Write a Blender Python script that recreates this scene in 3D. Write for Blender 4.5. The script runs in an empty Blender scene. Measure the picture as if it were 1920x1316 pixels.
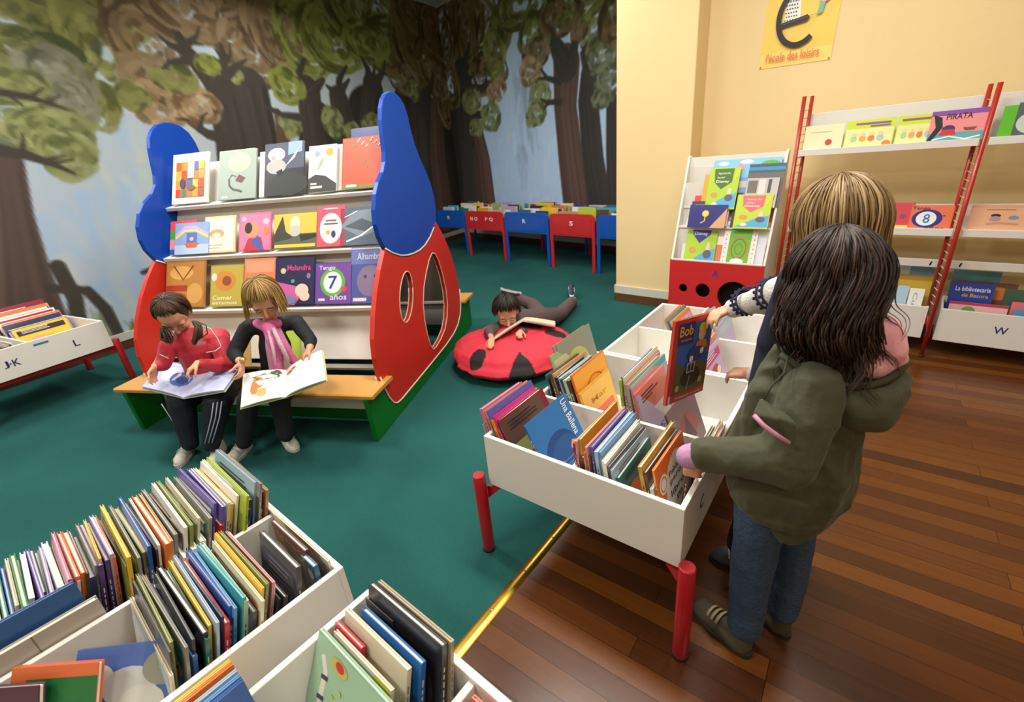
import bpy, bmesh, math, random
import numpy as np
from math import sin, cos, pi, radians as rad
from mathutils import Matrix, Vector, Euler
from mathutils.geometry import tessellate_polygon
random.seed(7)
SC = bpy.context.scene
COL = SC.collection

# ------------------------------------------------------------------ colour and materials
def lin(c):
    if isinstance(c, str):
        c = [int(c[i:i+2], 16)/255 for i in (0, 2, 4)]
    return tuple((v/12.92 if v <= .04045 else ((v+.055)/1.055)**2.4) for v in c)
_M = {}
def mat(key, rough=.5, metal=0, spec=.5, coat=0, bump=0, bscale=60, vary=0, vscale=8, sheen=0, trans=0):
    """procedural principled material; key is an sRGB hex colour"""
    k = (key, rough, metal, spec, coat, bump, bscale, vary, vscale, sheen, trans)
    if k in _M: return _M[k]
    m = bpy.data.materials.new('surface_'+key); m.use_nodes = True
    nt = m.node_tree; b = nt.nodes['Principled BSDF']
    c = lin(key)
    b.inputs['Base Color'].default_value = (*c, 1)
    b.inputs['Roughness'].default_value = rough
    b.inputs['Metallic'].default_value = metal
    b.inputs['Specular IOR Level'].default_value = spec
    if coat:
        b.inputs['Coat Weight'].default_value = coat; b.inputs['Coat Roughness'].default_value = .12
    if sheen:
        b.inputs['Sheen Weight'].default_value = sheen; b.inputs['Sheen Roughness'].default_value = .5
    if trans:
        b.inputs['Transmission Weight'].default_value = trans
    tc = nt.nodes.new('ShaderNodeTexCoord')
    if vary:
        n = nt.nodes.new('ShaderNodeTexNoise'); n.inputs['Scale'].default_value = vscale; n.inputs['Detail'].default_value = 4
        nt.links.new(tc.outputs['Object'], n.inputs['Vector'])
        mx = nt.nodes.new('ShaderNodeMix'); mx.data_type = 'RGBA'
        mx.inputs[6].default_value = (*[v*(1-vary) for v in c], 1); mx.inputs[7].default_value = (*[min(1, v*(1+vary)) for v in c], 1)
        nt.links.new(n.outputs['Fac'], mx.inputs[0]); nt.links.new(mx.outputs[2], b.inputs['Base Color'])
    if bump:
        n = nt.nodes.new('ShaderNodeTexNoise'); n.inputs['Scale'].default_value = bscale; n.inputs['Detail'].default_value = 3
        nt.links.new(tc.outputs['Object'], n.inputs['Vector'])
        bp = nt.nodes.new('ShaderNodeBump'); bp.inputs['Strength'].default_value = bump; bp.inputs['Distance'].default_value = .01
        nt.links.new(n.outputs['Fac'], bp.inputs['Height']); nt.links.new(bp.outputs['Normal'], b.inputs['Normal'])
    _M[k] = m
    return m
def attr_mat(name, rough=.6, bump=0, bscale=80, spec=.4):
    m = bpy.data.materials.new(name); m.use_nodes = True; nt = m.node_tree; b = nt.nodes['Principled BSDF']
    a = nt.nodes.new('ShaderNodeAttribute'); a.attribute_name = 'paint'
    nt.links.new(a.outputs['Color'], b.inputs['Base Color'])
    b.inputs['Roughness'].default_value = rough; b.inputs['Specular IOR Level'].default_value = spec
    if bump:
        tc = nt.nodes.new('ShaderNodeTexCoord'); n = nt.nodes.new('ShaderNodeTexNoise'); n.inputs['Scale'].default_value = bscale
        nt.links.new(tc.outputs['Object'], n.inputs['Vector'])
        bp = nt.nodes.new('ShaderNodeBump'); bp.inputs['Strength'].default_value = bump; bp.inputs['Distance'].default_value = .01
        nt.links.new(n.outputs['Fac'], bp.inputs['Height']); nt.links.new(bp.outputs['Normal'], b.inputs['Normal'])
    return m
WHITE = mat('E6E4DE', .42, spec=.4)
WHITE2 = mat('DEDBD2', .5)
RED = mat('A81522', .35, coat=.3)
PAPER = mat('EDE8DA', .85, bump=.15, bscale=300)

# ------------------------------------------------------------------ mesh building
class MB:
    def __init__(s): s.v = []; s.f = []; s.m = []; s.mats = []; s.sm = []
    def mi(s, m):
        if m not in s.mats: s.mats.append(m)
        return s.mats.index(m)
    def add(s, vs, fs, m, M=None, smooth=False):
        o = len(s.v); i = s.mi(m)
        s.v += [tuple(M @ Vector(v)) if M is not None else tuple(v) for v in vs]
        for f in fs: s.f.append([o+a for a in f]); s.m.append(i); s.sm.append(smooth)
        return s
    def box(s, x0, x1, y0, y1, z0, z1, m, M=None):
        vs = [(x, y, z) for z in (z0, z1) for y in (y0, y1) for x in (x0, x1)]
        return s.add(vs, [(0,2,3,1),(4,5,7,6),(0,1,5,4),(2,6,7,3),(0,4,6,2),(1,3,7,5)], m, M)
    def tube(s, pts, r, m, n=8, M=None, smooth=True, cap=True, flat=1.0):
        pts = [Vector(p) for p in pts]; rs = r if isinstance(r, (list, tuple)) else [r]*len(pts)
        vs = []; up = None
        for i, p in enumerate(pts):
            t = (pts[min(i+1, len(pts)-1)]-pts[max(i-1, 0)])
            t = t.normalized() if t.length > 1e-9 else Vector((0,0,1))
            if up is None: up = t.orthogonal().normalized()
            up = (up - t*up.dot(t));  up = up.normalized() if up.length > 1e-6 else t.orthogonal().normalized()
            w = t.cross(up)
            for k in range(n):
                a = 2*pi*k/n; vs.append(p + up*cos(a)*rs[i]*flat + w*sin(a)*rs[i])
        fs = [(i*n+k, i*n+(k+1)%n, (i+1)*n+(k+1)%n, (i+1)*n+k) for i in range(len(pts)-1) for k in range(n)]
        s.add(vs, fs, m, M, smooth)
        if cap:
            o = len(s.v)-len(vs); i = s.mi(m)
            s.f += [[o+k for k in range(n)][::-1], [o+(len(pts)-1)*n+k for k in range(n)]]; s.m += [i, i]; s.sm += [False, False]
        return s
    def ell(s, c, r, m, nu=16, nv=10, M=None, R=None):
        vs = []; c = Vector(c)
        for j in range(nv+1):
            th = pi*j/nv
            for i in range(nu):
                ph = 2*pi*i/nu; p = Vector((r[0]*sin(th)*cos(ph), r[1]*sin(th)*sin(ph), r[2]*cos(th)))
                if R is not None: p = R @ p
                vs.append(c+p)
        fs = [(j*nu+i, (j+1)*nu+i, (j+1)*nu+(i+1)%nu, j*nu+(i+1)%nu) for j in range(nv) for i in range(nu)]
        return s.add(vs, fs, m, M, True)
    def prism(s, loops, t0, t1, m, M=None):
        """loops in (x, z); extruded along y from t0 to t1; first loop outer, rest holes"""
        L = [[Vector((x, z, 0)) for x, z in l] for l in loops]
        flat = [p for l in L for p in l]; tri = tessellate_polygon(L); n = len(flat)
        vs = [(p.x, t0, p.y) for p in flat]+[(p.x, t1, p.y) for p in flat]
        fs = []
        for a, b, c in tri:
            nz = (flat[b]-flat[a]).cross(flat[c]-flat[a]).z
            if nz < 0: a, b, c = a, c, b
            fs += [(a, b, c), (n+a, n+c, n+b)]
        o = 0
        for l in L:
            k = len(l)
            for i in range(k): fs.append((o+i, o+(i+1) % k, n+o+(i+1) % k, n+o+i))
            o += k
        return s.add(vs, fs, m, M)
    def build(s, name, parent=None, W=False, bevel=0):
        me = bpy.data.meshes.new(name)
        vs = s.v
        if W and parent is not None:
            Mi = parent.matrix_basis.inverted(); vs = [tuple(Mi @ Vector(v)) for v in vs]
        me.from_pydata(vs, [], s.f); me.polygons.foreach_set('material_index', s.m); me.polygons.foreach_set('use_smooth', s.sm)
        for m in s.mats: me.materials.append(m)
        me.validate(); me.update()
        o = bpy.data.objects.new(name, me); COL.objects.link(o)
        if parent is not None: o.parent = parent
        bm = bmesh.new(); bm.from_mesh(me); bmesh.ops.recalc_face_normals(bm, faces=bm.faces); bm.to_mesh(me); bm.free()
        if bevel:
            md = o.modifiers.new('bevel', 'BEVEL'); md.width = bevel; md.segments = 2; md.limit_method = 'ANGLE'; md.angle_limit = rad(40)
        return o
def thing(name, label, cat, M=None, group=None):
    o = bpy.data.objects.new(name, None); COL.objects.link(o); o.empty_display_size = .05
    if M is not None: o.matrix_basis = M
    o['label'] = label; o['category'] = cat
    if group: o['group'] = group
    return o
def tag(o, label, cat, group=None):
    o['label'] = label; o['category'] = cat
    if group: o['group'] = group
    return o
def struct(o): o['kind'] = 'structure'; return o
def TM(x, y, z=0, yaw=0, lean=0, roll=0):
    return Matrix.Translation((x, y, z)) @ Matrix.Rotation(rad(yaw), 4, 'Z') @ Matrix.Rotation(rad(roll), 4, 'Y') @ Matrix.Rotation(rad(-lean), 4, 'X')
class Frame:
    """a local frame on the floor: a along, d away, z up"""
    def __init__(s, x, y, deg): s.x, s.y, s.deg = x, y, deg; s.M = TM(x, y, 0, deg)
    def w(s, a, d, z=0): return s.M @ Vector((a, d, z))
_TX = {}
def text_geo(txt):
    if txt in _TX: return _TX[txt]
    cu = bpy.data.curves.new('lettering', 'FONT'); cu.body = txt; cu.size = 1; cu.resolution_u = 2; cu.offset = .012
    o = bpy.data.objects.new('lettering', cu); COL.objects.link(o)
    me = bpy.data.meshes.new_from_object(o.evaluated_get(bpy.context.evaluated_depsgraph_get()))
    vs = [tuple(v.co) for v in me.vertices]; fs = [tuple(p.vertices) for p in me.polygons]
    bpy.data.objects.remove(o); bpy.data.curves.remove(cu); bpy.data.meshes.remove(me)
    x0 = min(v[0] for v in vs); x1 = max(v[0] for v in vs); y0 = min(v[1] for v in vs); y1 = max(v[1] for v in vs)
    _TX[txt] = ([((v[0]-x0)/(x1-x0), (v[1]-y0)/(y1-y0)) for v in vs], fs, (x1-x0)/(y1-y0))
    return _TX[txt]

# ------------------------------------------------------------------ flat printed artwork on a face (x right, z up, towards -y)
def art(mb, items, w, h, y=-.0004, M=None, cw=None):
    """items in unit coordinates of a w x h face; later items lie on top"""
    for k, it in enumerate(items):
        yy = y - .00025*k; m = mat(it[-1], .45)
        if it[0] == 'r':
            x0, z0, x1, z1 = it[1:5]; vs = [(x0*w, yy, z0*h), (x1*w, yy, z0*h), (x1*w, yy, z1*h), (x0*w, yy, z1*h)]; fs = [(0,1,2,3)]
        elif it[0] == 'e':
            cx, cz, rx, rz = it[1:5]; n = 20
            vs = [((cx+rx*cos(2*pi*i/n))*w, yy, (cz+rz*sin(2*pi*i/n))*h) for i in range(n)]; fs = [tuple(range(n))]
        elif it[0] == 'o':
            cx, cz, rx, rz, tk = it[1:6]; n = 24
            vs = [((cx+rx*q*cos(2*pi*i/n))*w, yy, (cz+rz*q*sin(2*pi*i/n))*h) for q in (1, 1-tk) for i in range(n)]
            fs = [(i, (i+1) % n, n+(i+1) % n, n+i) for i in range(n)]
        elif it[0] == 'p':
            pts = it[1]; vs = [(x*w, yy, z*h) for x, z in pts]
            fs = [t for t in tessellate_polygon([[Vector((x, z, 0)) for x, z in pts]])]
        elif it[0] == 't':
            # x0, z0, width, height in unit coordinates
            g, fs, _ = text_geo(it[5]); x0, z0, tw, th = it[1:5]
            vs = [((x0+u*tw)*w, yy, (z0+v*th)*h) for u, v in g]
        elif it[0] == 'v':  # vertical text reading downwards
            g, fs, _ = text_geo(it[5]); x0, z0, tw, th = it[1:5]
            vs = [((x0+v*tw)*w, yy, (z0+th-u*th)*h) for u, v in g]
        elif it[0] == 'l':  # polyline stroke
            pts, lw = it[1], it[2]; P = [Vector((x*w, 0, z*h)) for x, z in pts]; vs = []; fs = []
            for i, p in enumerate(P):
                t = (P[min(i+1, len(P)-1)]-P[max(i-1, 0)]).normalized(); nn = Vector((-t.z, 0, t.x))*lw*w*.5
                vs += [(p.x+nn.x, yy, p.z+nn.z), (p.x-nn.x, yy, p.z-nn.z)]
            fs = [(2*i, 2*i+1, 2*i+3, 2*i+2) for i in range(len(P)-1)]
        mb.add(vs, fs, m, M)
    return mb
# ------------------------------------------------------------------ the room
WL = Frame(-7.59, 5.82, 106.98-180)     # painted left wall: a runs from the far corner towards the camera, room on the -d side
WB = Frame(-7.59, 5.82, -2.5)           # painted back wall
K = Frame(-.18, 3.74, 5)                # yellow wall and everything standing along it
T = Frame(-1.12, .825, 9)               # book bins in the middle of the room
G = Frame(-.956, .216, 6.8)             # book bins in the foreground
D = Frame(-3.618, -.071, 34.1)          # double-sided display with benches
L = Frame(-4.75, -.04, 110)             # bin along the painted wall
CEIL = 3.87

def carpet_mat():
    m = bpy.data.materials.new('green_carpet'); m.use_nodes = True; nt = m.node_tree; b = nt.nodes['Principled BSDF']; N = nt.nodes.new
    tc = N('ShaderNodeTexCoord'); n = N('ShaderNodeTexNoise'); n.inputs['Scale'].default_value = 1.3; n.inputs['Detail'].default_value = 5
    n2 = N('ShaderNodeTexNoise'); n2.inputs['Scale'].default_value = 260; n2.inputs['Detail'].default_value = 2
    r = N('ShaderNodeValToRGB'); r.color_ramp.elements[0].color = (*lin('1C4E4C'), 1); r.color_ramp.elements[1].color = (*lin('245A56'), 1)
    r.color_ramp.elements[0].position = .35; r.color_ramp.elements[1].position = .65
    mx = N('ShaderNodeMix'); mx.data_type = 'RGBA'; mx.blend_type = 'OVERLAY'; mx.inputs[0].default_value = .5
    nt.links.new(tc.outputs['Object'], n.inputs['Vector']); nt.links.new(tc.outputs['Object'], n2.inputs['Vector'])
    nt.links.new(n.outputs['Fac'], r.inputs[0]); nt.links.new(r.outputs[0], mx.inputs[6]); nt.links.new(n2.outputs['Fac'], mx.inputs[7]); nt.links.new(mx.outputs[2], b.inputs['Base Color'])
    bp = N('ShaderNodeBump'); bp.inputs['Strength'].default_value = .6; bp.inputs['Distance'].default_value = .004
    nt.links.new(n2.outputs['Fac'], bp.inputs['Height']); nt.links.new(bp.outputs['Normal'], b.inputs['Normal'])
    b.inputs['Roughness'].default_value = .95; b.inputs['Specular IOR Level'].default_value = .15
    return m
def wood_mat():
    m = bpy.data.materials.new('varnished_floor_boards'); m.use_nodes = True; nt = m.node_tree; b = nt.nodes['Principled BSDF']; N = nt.nodes.new
    tc = N('ShaderNodeTexCoord'); mp = N('ShaderNodeMapping'); mp.inputs['Rotation'].default_value = (0, 0, rad(-9.8))
    nt.links.new(tc.outputs['Object'], mp.inputs['Vector'])
    br = N('ShaderNodeTexBrick'); br.offset = .37; br.offset_frequency = 3
    for k, v in dict(Scale=1, Mortar_Size=.0012, Mortar_Smooth=.2, Bias=0, Brick_Width=.95, Row_Height=.073).items(): br.inputs[k.replace('_', ' ')].default_value = v
    br.inputs['Color1'].default_value = (0, 0, 0, 1); br.inputs['Color2'].default_value = (1, 1, 1, 1); br.inputs['Mortar'].default_value = (.5, .5, .5, 1)
    nt.links.new(mp.outputs[0], br.inputs['Vector'])
    mp2 = N('ShaderNodeMapping'); mp2.inputs['Scale'].default_value = (1.5, 45, 1); nt.links.new(mp.outputs[0], mp2.inputs['Vector'])
    g = N('ShaderNodeTexNoise'); g.inputs['Scale'].default_value = 1.6; g.inputs['Detail'].default_value = 6; g.inputs['Roughness'].default_value = .6
    nt.links.new(mp2.outputs[0], g.inputs['Vector'])
    ad = N('ShaderNodeMath'); ad.operation = 'MULTIPLY_ADD'; ad.inputs[1].default_value = .62
    ml = N('ShaderNodeMath'); ml.operation = 'MULTIPLY'; ml.inputs[1].default_value = .42; nt.links.new(g.outputs['Fac'], ml.inputs[0])
    sp = N('ShaderNodeSeparateColor'); nt.links.new(br.outputs['Color'], sp.inputs[0]); nt.links.new(sp.outputs[0], ad.inputs[0]); nt.links.new(ml.outputs[0], ad.inputs[2])
    r = N('ShaderNodeValToRGB'); cr = r.color_ramp; cr.elements[0].position = .12; cr.elements[0].color = (*lin('3A1F10'), 1); cr.elements[1].position = .9; cr.elements[1].color = (*lin('744416'), 1)
    e = cr.elements.new(.5); e.color = (*lin('562E12'), 1)
    nt.links.new(ad.outputs[0], r.inputs[0])
    mx = N('ShaderNodeMix'); mx.data_type = 'RGBA'; mx.inputs[7].default_value = (*lin('2A1408'), 1); nt.links.new(r.outputs[0], mx.inputs[6])
    nt.links.new(br.outputs['Fac'], mx.inputs[0]); nt.links.new(mx.outputs[2], b.inputs['Base Color'])
    bp = N('ShaderNodeBump'); bp.inputs['Strength'].default_value = .25; bp.inputs['Distance'].default_value = .002; bp.invert = True
    nt.links.new(br.outputs['Fac'], bp.inputs['Height']); nt.links.new(bp.outputs['Normal'], b.inputs['Normal'])
    n3 = N('ShaderNodeTexNoise'); n3.inputs['Scale'].default_value = 5; nt.links.new(tc.outputs['Object'], n3.inputs['Vector'])
    mr = N('ShaderNodeMapRange'); mr.inputs['To Min'].default_value = .2; mr.inputs['To Max'].default_value = .36; nt.links.new(n3.outputs['Fac'], mr.inputs['Value']); nt.links.new(mr.outputs[0], b.inputs['Roughness'])
    b.inputs['Specular IOR Level'].default_value = .4
    return m
YW = mat('E4CC98', .7, bump=.08, bscale=35, vary=.03, vscale=1.2)
CREAM = mat('C9C7B8', .5)
BROWN = mat('5C3A22', .5, vary=.2, vscale=12)
CEILM = mat('C8C6C0', .9)
# floor: carpet to the left, boards to the right of the brass strip
def strip_x(y): return -.899 - .148*(y-.444)
mb = MB(); CA = carpet_mat(); WO = wood_mat()
mb.add([(-9.5, -4, 0), (strip_x(-4), -4, 0), (strip_x(6.5), 6.5, 0), (-9.5, 6.5, 0)], [(0,1,2,3)], CA)
mb.add([(strip_x(-4), -4, 0), (3.2, -4, 0), (3.2, 6.5, 0), (strip_x(6.5), 6.5, 0)], [(0,1,2,3)], WO)
struct(mb.build('floor'))
mb = MB(); dx, dy = -.148, 1
prof = [(-.021, .0005), (-.012, .0045), (0, .006), (.012, .0045), (.021, .0005)]
BR = mat('B8963C', .28, metal=1, vary=.15, vscale=30)
vs = []; fs = []
for i in range(2):
    y = (-1.0, 3.6)[i]
    vs += [(strip_x(y)+x, y, z) for x, z in prof]
fs = [(i, i+1, 6+i, 5+i) for i in range(4)]
mb.add(vs, fs, BR, smooth=True)
for k in range(24):
    y = -.9+k*.19; mb.ell((strip_x(y), y, .006), (.005, .005, .0015), mat('D8C890', .3, metal=1), 8, 4)
struct(mb.build('trim_1'))
mb = MB(); mb.add([(-10, -4, CEIL), (3.2, -4, CEIL), (3.2, 7, CEIL), (-10, 7, CEIL)], [(0,3,2,1)], CEILM); struct(mb.build('ceiling'))
# yellow wall, pillar with a return
mb = MB(); mb.box(-1.69, 3.6, .44, .6, 0, CEIL, YW, K.M); struct(mb.build('wall_right'))
mb = MB(); mb.box(-2.36, -1.69, .22, 2.1, 0, CEIL, YW, K.M); struct(mb.build('wall_pillar', bevel=.008))
mb = MB(); mb.box(-2.375, -1.675, .205, .22, .085, .165, CREAM, K.M); mb.box(-2.375, -2.36, .205, 2.1, .085, .165, CREAM, K.M)
mb.box(-2.37, -1.68, .21, .22, 0, .085, BROWN, K.M); mb.box(-2.37, -2.36, .21, 2.1, 0, .085, BROWN, K.M); struct(mb.build('baseboard_pillar', bevel=.003))
mb = MB(); mb.box(-1.69, 3.6, .425, .44, .085, .165, CREAM, K.M); mb.box(-1.69, 3.6, .43, .44, 0, .085, BROWN, K.M); struct(mb.build('baseboard_right'))
# unseen sides of the room, so light bounces as it does indoors
mb = MB(); mb.box(3.2, 3.3, -4, 6, 0, CEIL, YW); struct(mb.build('wall_side'))
mb = MB(); mb.box(-9.5, 3.2, -4.1, -4, 0, CEIL, YW); struct(mb.build('wall_behind'))

# ---- the painted forest on the left and back walls
TRUNKS= [('L',[(3.42,0.8,0.782),(3.16,1.61,0.705),(3.02,2.07,0.532)],'k'),('L',[(2.44,0.64,1.228),(2.17,1.55,1.238),(2.02,2.07,1.016)],'k'),('L',[(1.3,0.45,1.291),(1.03,1.5,1.15),(0.89,2.33,0.851)],'k'),('B',[(0.32,0.51,0.703),(0.43,1.42,0.663),(0.49,2.12,0.475)],'k'),('L',[(6.73,0.04,0.524),(6.59,0.5,0.467),(6.48,0.94,0.344),(6.37,1.36,0.244),(6.27,1.75,0.226)],'b'),('L',[(6.28,1.73,0.157),(6.44,1.86,0.173)],'b'),('L',[(6.35,1.87,0.108),(6.12,1.8,0.08),(5.99,1.73,0.057),(5.86,1.64,0.022)],'d'),('L',[(6.14,1.82,0.052),(6.1,1.91,0.027),(6.08,1.97,0.013)],'d'),('L',[(6.0,1.76,0.036),(5.88,1.78,0.015)],'d'),('L',[(5.97,1.73,0.035),(5.83,1.75,0.015)],'d'),('L',[(6.19,2.28,0.061),(5.95,2.24,0.055),(5.83,2.2,0.032),(5.72,2.15,0.015)],'d'),('L',[(5.92,2.24,0.035),(5.82,2.31,0.014)],'d'),('L',[(5.82,2.21,0.028),(5.72,2.26,0.011)],'d'),('L',[(6.05,2.24,0.032),(6.0,2.17,0.013)],'d'),('L',[(4.37,1.44,0.472),(4.3,1.84,0.417),(4.26,2.17,0.387),(4.26,2.48,0.341)],'d'),('L',[(4.27,2.4,0.305),(4.42,2.59,0.195),(4.51,2.73,0.132),(4.54,2.88,0.043)],'d'),('L',[(4.51,2.71,0.11),(4.66,2.76,0.052),(4.73,2.82,0.021)],'d'),('L',[(4.53,2.64,0.088),(4.72,2.6,0.042),(4.8,2.54,0.02)],'d'),('L',[(4.53,2.75,0.088),(4.36,2.87,0.04),(4.3,2.96,0.017)],'d'),('L',[(4.55,2.81,0.043),(4.58,2.9,0.021)],'d'),('L',[(4.43,2.81,0.045),(4.32,2.8,0.018)],'d'),('L',[(4.26,2.45,0.22),(4.13,2.67,0.112),(4.12,2.83,0.037)],'d'),('L',[(4.14,2.65,0.075),(4.03,2.75,0.032),(4.01,2.85,0.019)],'d'),('L',[(4.15,2.54,0.125),(3.97,2.65,0.059),(3.86,2.71,0.027)],'d'),('L',[(4.12,2.69,0.05),(4.2,2.78,0.018)],'d'),('L',[(4.33,1.88,0.15),(4.56,1.94,0.103),(4.72,2.06,0.054),(4.76,2.18,0.021)],'d'),('L',[(4.64,1.98,0.056),(4.56,2.12,0.028),(4.5,2.15,0.018)],'d'),('L',[(4.73,2.08,0.032),(4.84,2.09,0.015)],'d'),('L',[(4.01,1.38,0.456),(3.93,1.89,0.421),(3.9,2.42,0.449)],'d'),('L',[(3.72,1.45,0.23),(3.63,1.94,0.182),(3.63,2.18,0.089)],'c'),('L',[(3.25,1.34,0.403),(3.17,1.87,0.362),(3.09,2.44,0.374)],'d'),('L',[(3.13,2.41,0.253),(3.18,2.62,0.099),(3.04,2.8,0.042)],'d'),('L',[(3.03,2.44,0.189),(2.81,2.58,0.073)],'d'),('L',[(3.34,2.13,0.097),(3.56,2.15,0.061),(3.76,2.23,0.057)],'d'),('L',[(2.73,1.29,0.499),(2.59,1.93,0.457),(2.6,2.37,0.328)],'d'),('L',[(2.35,1.34,0.589),(2.06,2.0,0.538),(1.89,2.54,0.407)],'d'),('L',[(2.57,2.34,0.215),(2.53,2.6,0.096),(2.34,2.78,0.04)],'d'),('L',[(2.53,2.47,0.117),(2.34,2.62,0.041)],'d'),('L',[(2.63,2.43,0.115),(2.77,2.52,0.037)],'d'),('L',[(1.92,2.52,0.248),(1.93,2.78,0.111),(2.0,2.9,0.043)],'d'),('L',[(1.85,2.58,0.182),(1.62,2.77,0.083),(1.53,2.92,0.036)],'d'),('L',[(1.85,2.65,0.09),(1.77,2.86,0.034)],'d'),('L',[(1.26,0.63,0.63),(0.96,1.49,0.553),(0.82,2.41,0.486)],'d'),('L',[(0.84,2.33,0.343),(0.94,2.64,0.138),(0.94,2.79,0.055)],'d'),('L',[(0.79,2.41,0.287),(0.47,2.63,0.121),(0.36,2.84,0.045)],'d'),('L',[(1.57,1.52,0.435),(1.33,2.16,0.391),(1.34,2.46,0.205)],'d'),('L',[(0.58,0.48,0.559),(0.55,1.47,0.442),(0.4,2.34,0.311)],'c'),('B',[(0.36,0.46,0.595),(0.43,1.42,0.497),(0.45,2.13,0.383)],'d'),('B',[(0.8,0.61,0.55),(0.8,1.4,0.468),(0.72,1.84,0.402)],'c'),('B',[(0.41,1.78,0.49),(0.46,2.46,0.565),(0.5,2.78,0.521)],'d'),('B',[(0.49,2.75,0.369),(0.66,2.98,0.118),(0.79,3.16,0.057)],'d'),('B',[(0.57,2.69,0.273),(0.96,2.9,0.112),(1.09,3.02,0.041)],'d'),('B',[(0.54,2.54,0.184),(0.99,2.5,0.128),(1.34,2.57,0.053)],'d'),('B',[(0.89,2.52,0.087),(0.84,2.67,0.043)],'d'),('B',[(1.1,2.51,0.083),(1.16,2.64,0.041)],'d'),('B',[(0.5,2.17,0.19),(0.96,2.11,0.117),(1.12,2.18,0.057)],'d'),('B',[(3.03,0.59,0.557),(2.93,1.29,0.482),(2.86,2.0,0.429),(2.91,2.52,0.489)],'c'),('B',[(2.91,2.49,0.392),(2.69,2.82,0.201),(2.5,3.07,0.062)],'d'),('B',[(2.71,2.81,0.121),(2.66,3.0,0.04)],'d'),('B',[(2.99,2.5,0.231),(3.1,2.76,0.092),(3.21,2.91,0.036)],'d'),('B',[(2.76,2.33,0.102),(2.53,2.41,0.064),(2.42,2.54,0.033)],'d'),('B',[(2.53,2.41,0.053),(2.36,2.43,0.033)],'d'),('B',[(2.77,2.08,0.093),(2.51,2.1,0.065),(2.38,2.16,0.033)],'d'),('B',[(2.53,2.09,0.054),(2.44,2.03,0.033)],'d'),('B',[(3.47,0.6,0.43),(3.35,1.27,0.384),(3.28,2.02,0.354),(3.3,2.33,0.273)],'d'),('B',[(3.3,2.3,0.201),(3.43,2.38,0.088),(3.62,2.41,0.042)],'d'),('B',[(3.27,2.33,0.128),(3.2,2.59,0.073),(3.28,2.69,0.027)],'d'),('B',[(3.78,0.61,0.364),(3.72,1.39,0.281),(3.69,1.96,0.204)],'d'),('L',[(6.38,0.72,0.08),(6.19,0.65,0.08)],'d'),('L',[(6.14,0.63,0.089),(6.07,0.42,0.1),(6.06,0.13,0.095)],'d'),('L',[(6.26,0.89,0.117),(6.25,0.59,0.121),(6.32,0.3,0.121)],'d'),('L',[(5.57,0.69,0.064),(5.66,0.68,0.044)],'d'),('L',[(5.68,0.53,0.036),(5.76,0.44,0.026)],'d'),('L',[(0.35,0.35,0.76),(0.22,1.45,0.739),(0.07,2.35,0.596)],'k'),('B',[(0.04,0.29,0.444),(0.23,1.43,0.411),(0.36,2.31,0.321)],'k')]
BLOBS= [('L',5.36,3.15,0.76,0.48,1),('L',5.7,2.8,0.43,0.43,0),('L',5.29,2.62,0.3,0.47,1),('L',5.52,2.22,0.2,0.24,1),('L',5.81,2.52,0.39,0.24,0),('L',5.69,2.38,0.26,0.25,4),('L',5.68,2.22,0.21,0.21,4),('L',6.06,2.04,0.3,0.22,5),('L',5.88,1.96,0.29,0.21,5),('L',5.84,1.79,0.21,0.21,5),('L',5.98,2.34,0.2,0.1,5),('L',4.56,3.28,0.62,0.5,2),('L',4.85,2.75,0.37,0.41,2),('L',4.19,3.17,0.71,0.39,2),('L',4.92,2.43,0.3,0.24,2),('L',4.94,2.22,0.26,0.22,3),('L',4.58,2.21,0.24,0.18,3),('L',5.16,2.28,0.14,0.1,1),('L',3.37,3.41,0.67,0.6,2),('L',3.76,2.84,0.45,0.41,6),('L',3.35,3.05,0.46,0.51,6),('L',4.71,2.45,0.21,0.12,1),('L',2.51,3.69,0.92,0.6,7),('L',2.96,3.04,0.42,0.48,7),('L',2.47,3.11,0.57,0.44,7),('L',3.38,2.48,0.24,0.21,7),('L',3.49,2.03,0.16,0.13,5),('L',1.59,3.55,1.04,0.61,8),('L',1.26,3.13,0.76,0.44,8),('L',1.82,3.13,0.5,0.27,7),('L',2.79,2.07,0.17,0.19,5),('L',2.45,1.9,0.16,0.16,5),('L',2.03,2.04,0.22,0.15,5),('L',0.56,3.28,0.79,0.7,9),('L',1.12,2.7,0.4,0.23,6),('L',0.3,3.77,0.89,0.62,9),('L',0.96,2.56,0.14,0.14,5),('L',4.33,2.62,0.12,0.08,7),('L',4.05,2.55,0.06,0.06,5),('L',0.2,3.01,0.63,0.49,9),('B',1.13,3.41,0.8,0.74,6),('B',0.73,3.57,0.57,0.62,9),('B',1.4,3.0,0.28,0.41,7),('B',1.07,2.69,0.63,0.3,6),('B',1.37,2.42,0.24,0.16,3),('B',0.7,2.35,0.27,0.19,5),('B',1.17,2.05,0.25,0.22,5),('B',0.74,1.93,0.21,0.12,5),('B',0.88,2.84,0.2,0.09,9),('B',2.12,3.38,0.66,0.3,8),('B',2.3,2.96,0.32,0.32,8),('B',2.33,2.75,0.27,0.19,6),('B',2.2,2.54,0.23,0.19,3),('B',2.36,2.21,0.22,0.21,5),('B',2.24,1.97,0.21,0.17,5),('B',3.12,3.25,0.54,0.33,8),('B',3.46,2.83,0.43,0.34,8),('B',3.54,2.53,0.34,0.23,10),('B',3.62,2.22,0.24,0.18,10),('B',3.53,2.02,0.18,0.1,10),('B',2.83,3.09,0.38,0.23,9),('B',3.15,2.84,0.13,0.09,6),('B',3.78,2.87,0.31,0.32,9),('L',-0.28,3.55,0.57,0.91,9),('L',-0.15,2.45,0.38,0.35,6),('B',0.72,3.36,0.32,0.64,9)]

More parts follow.
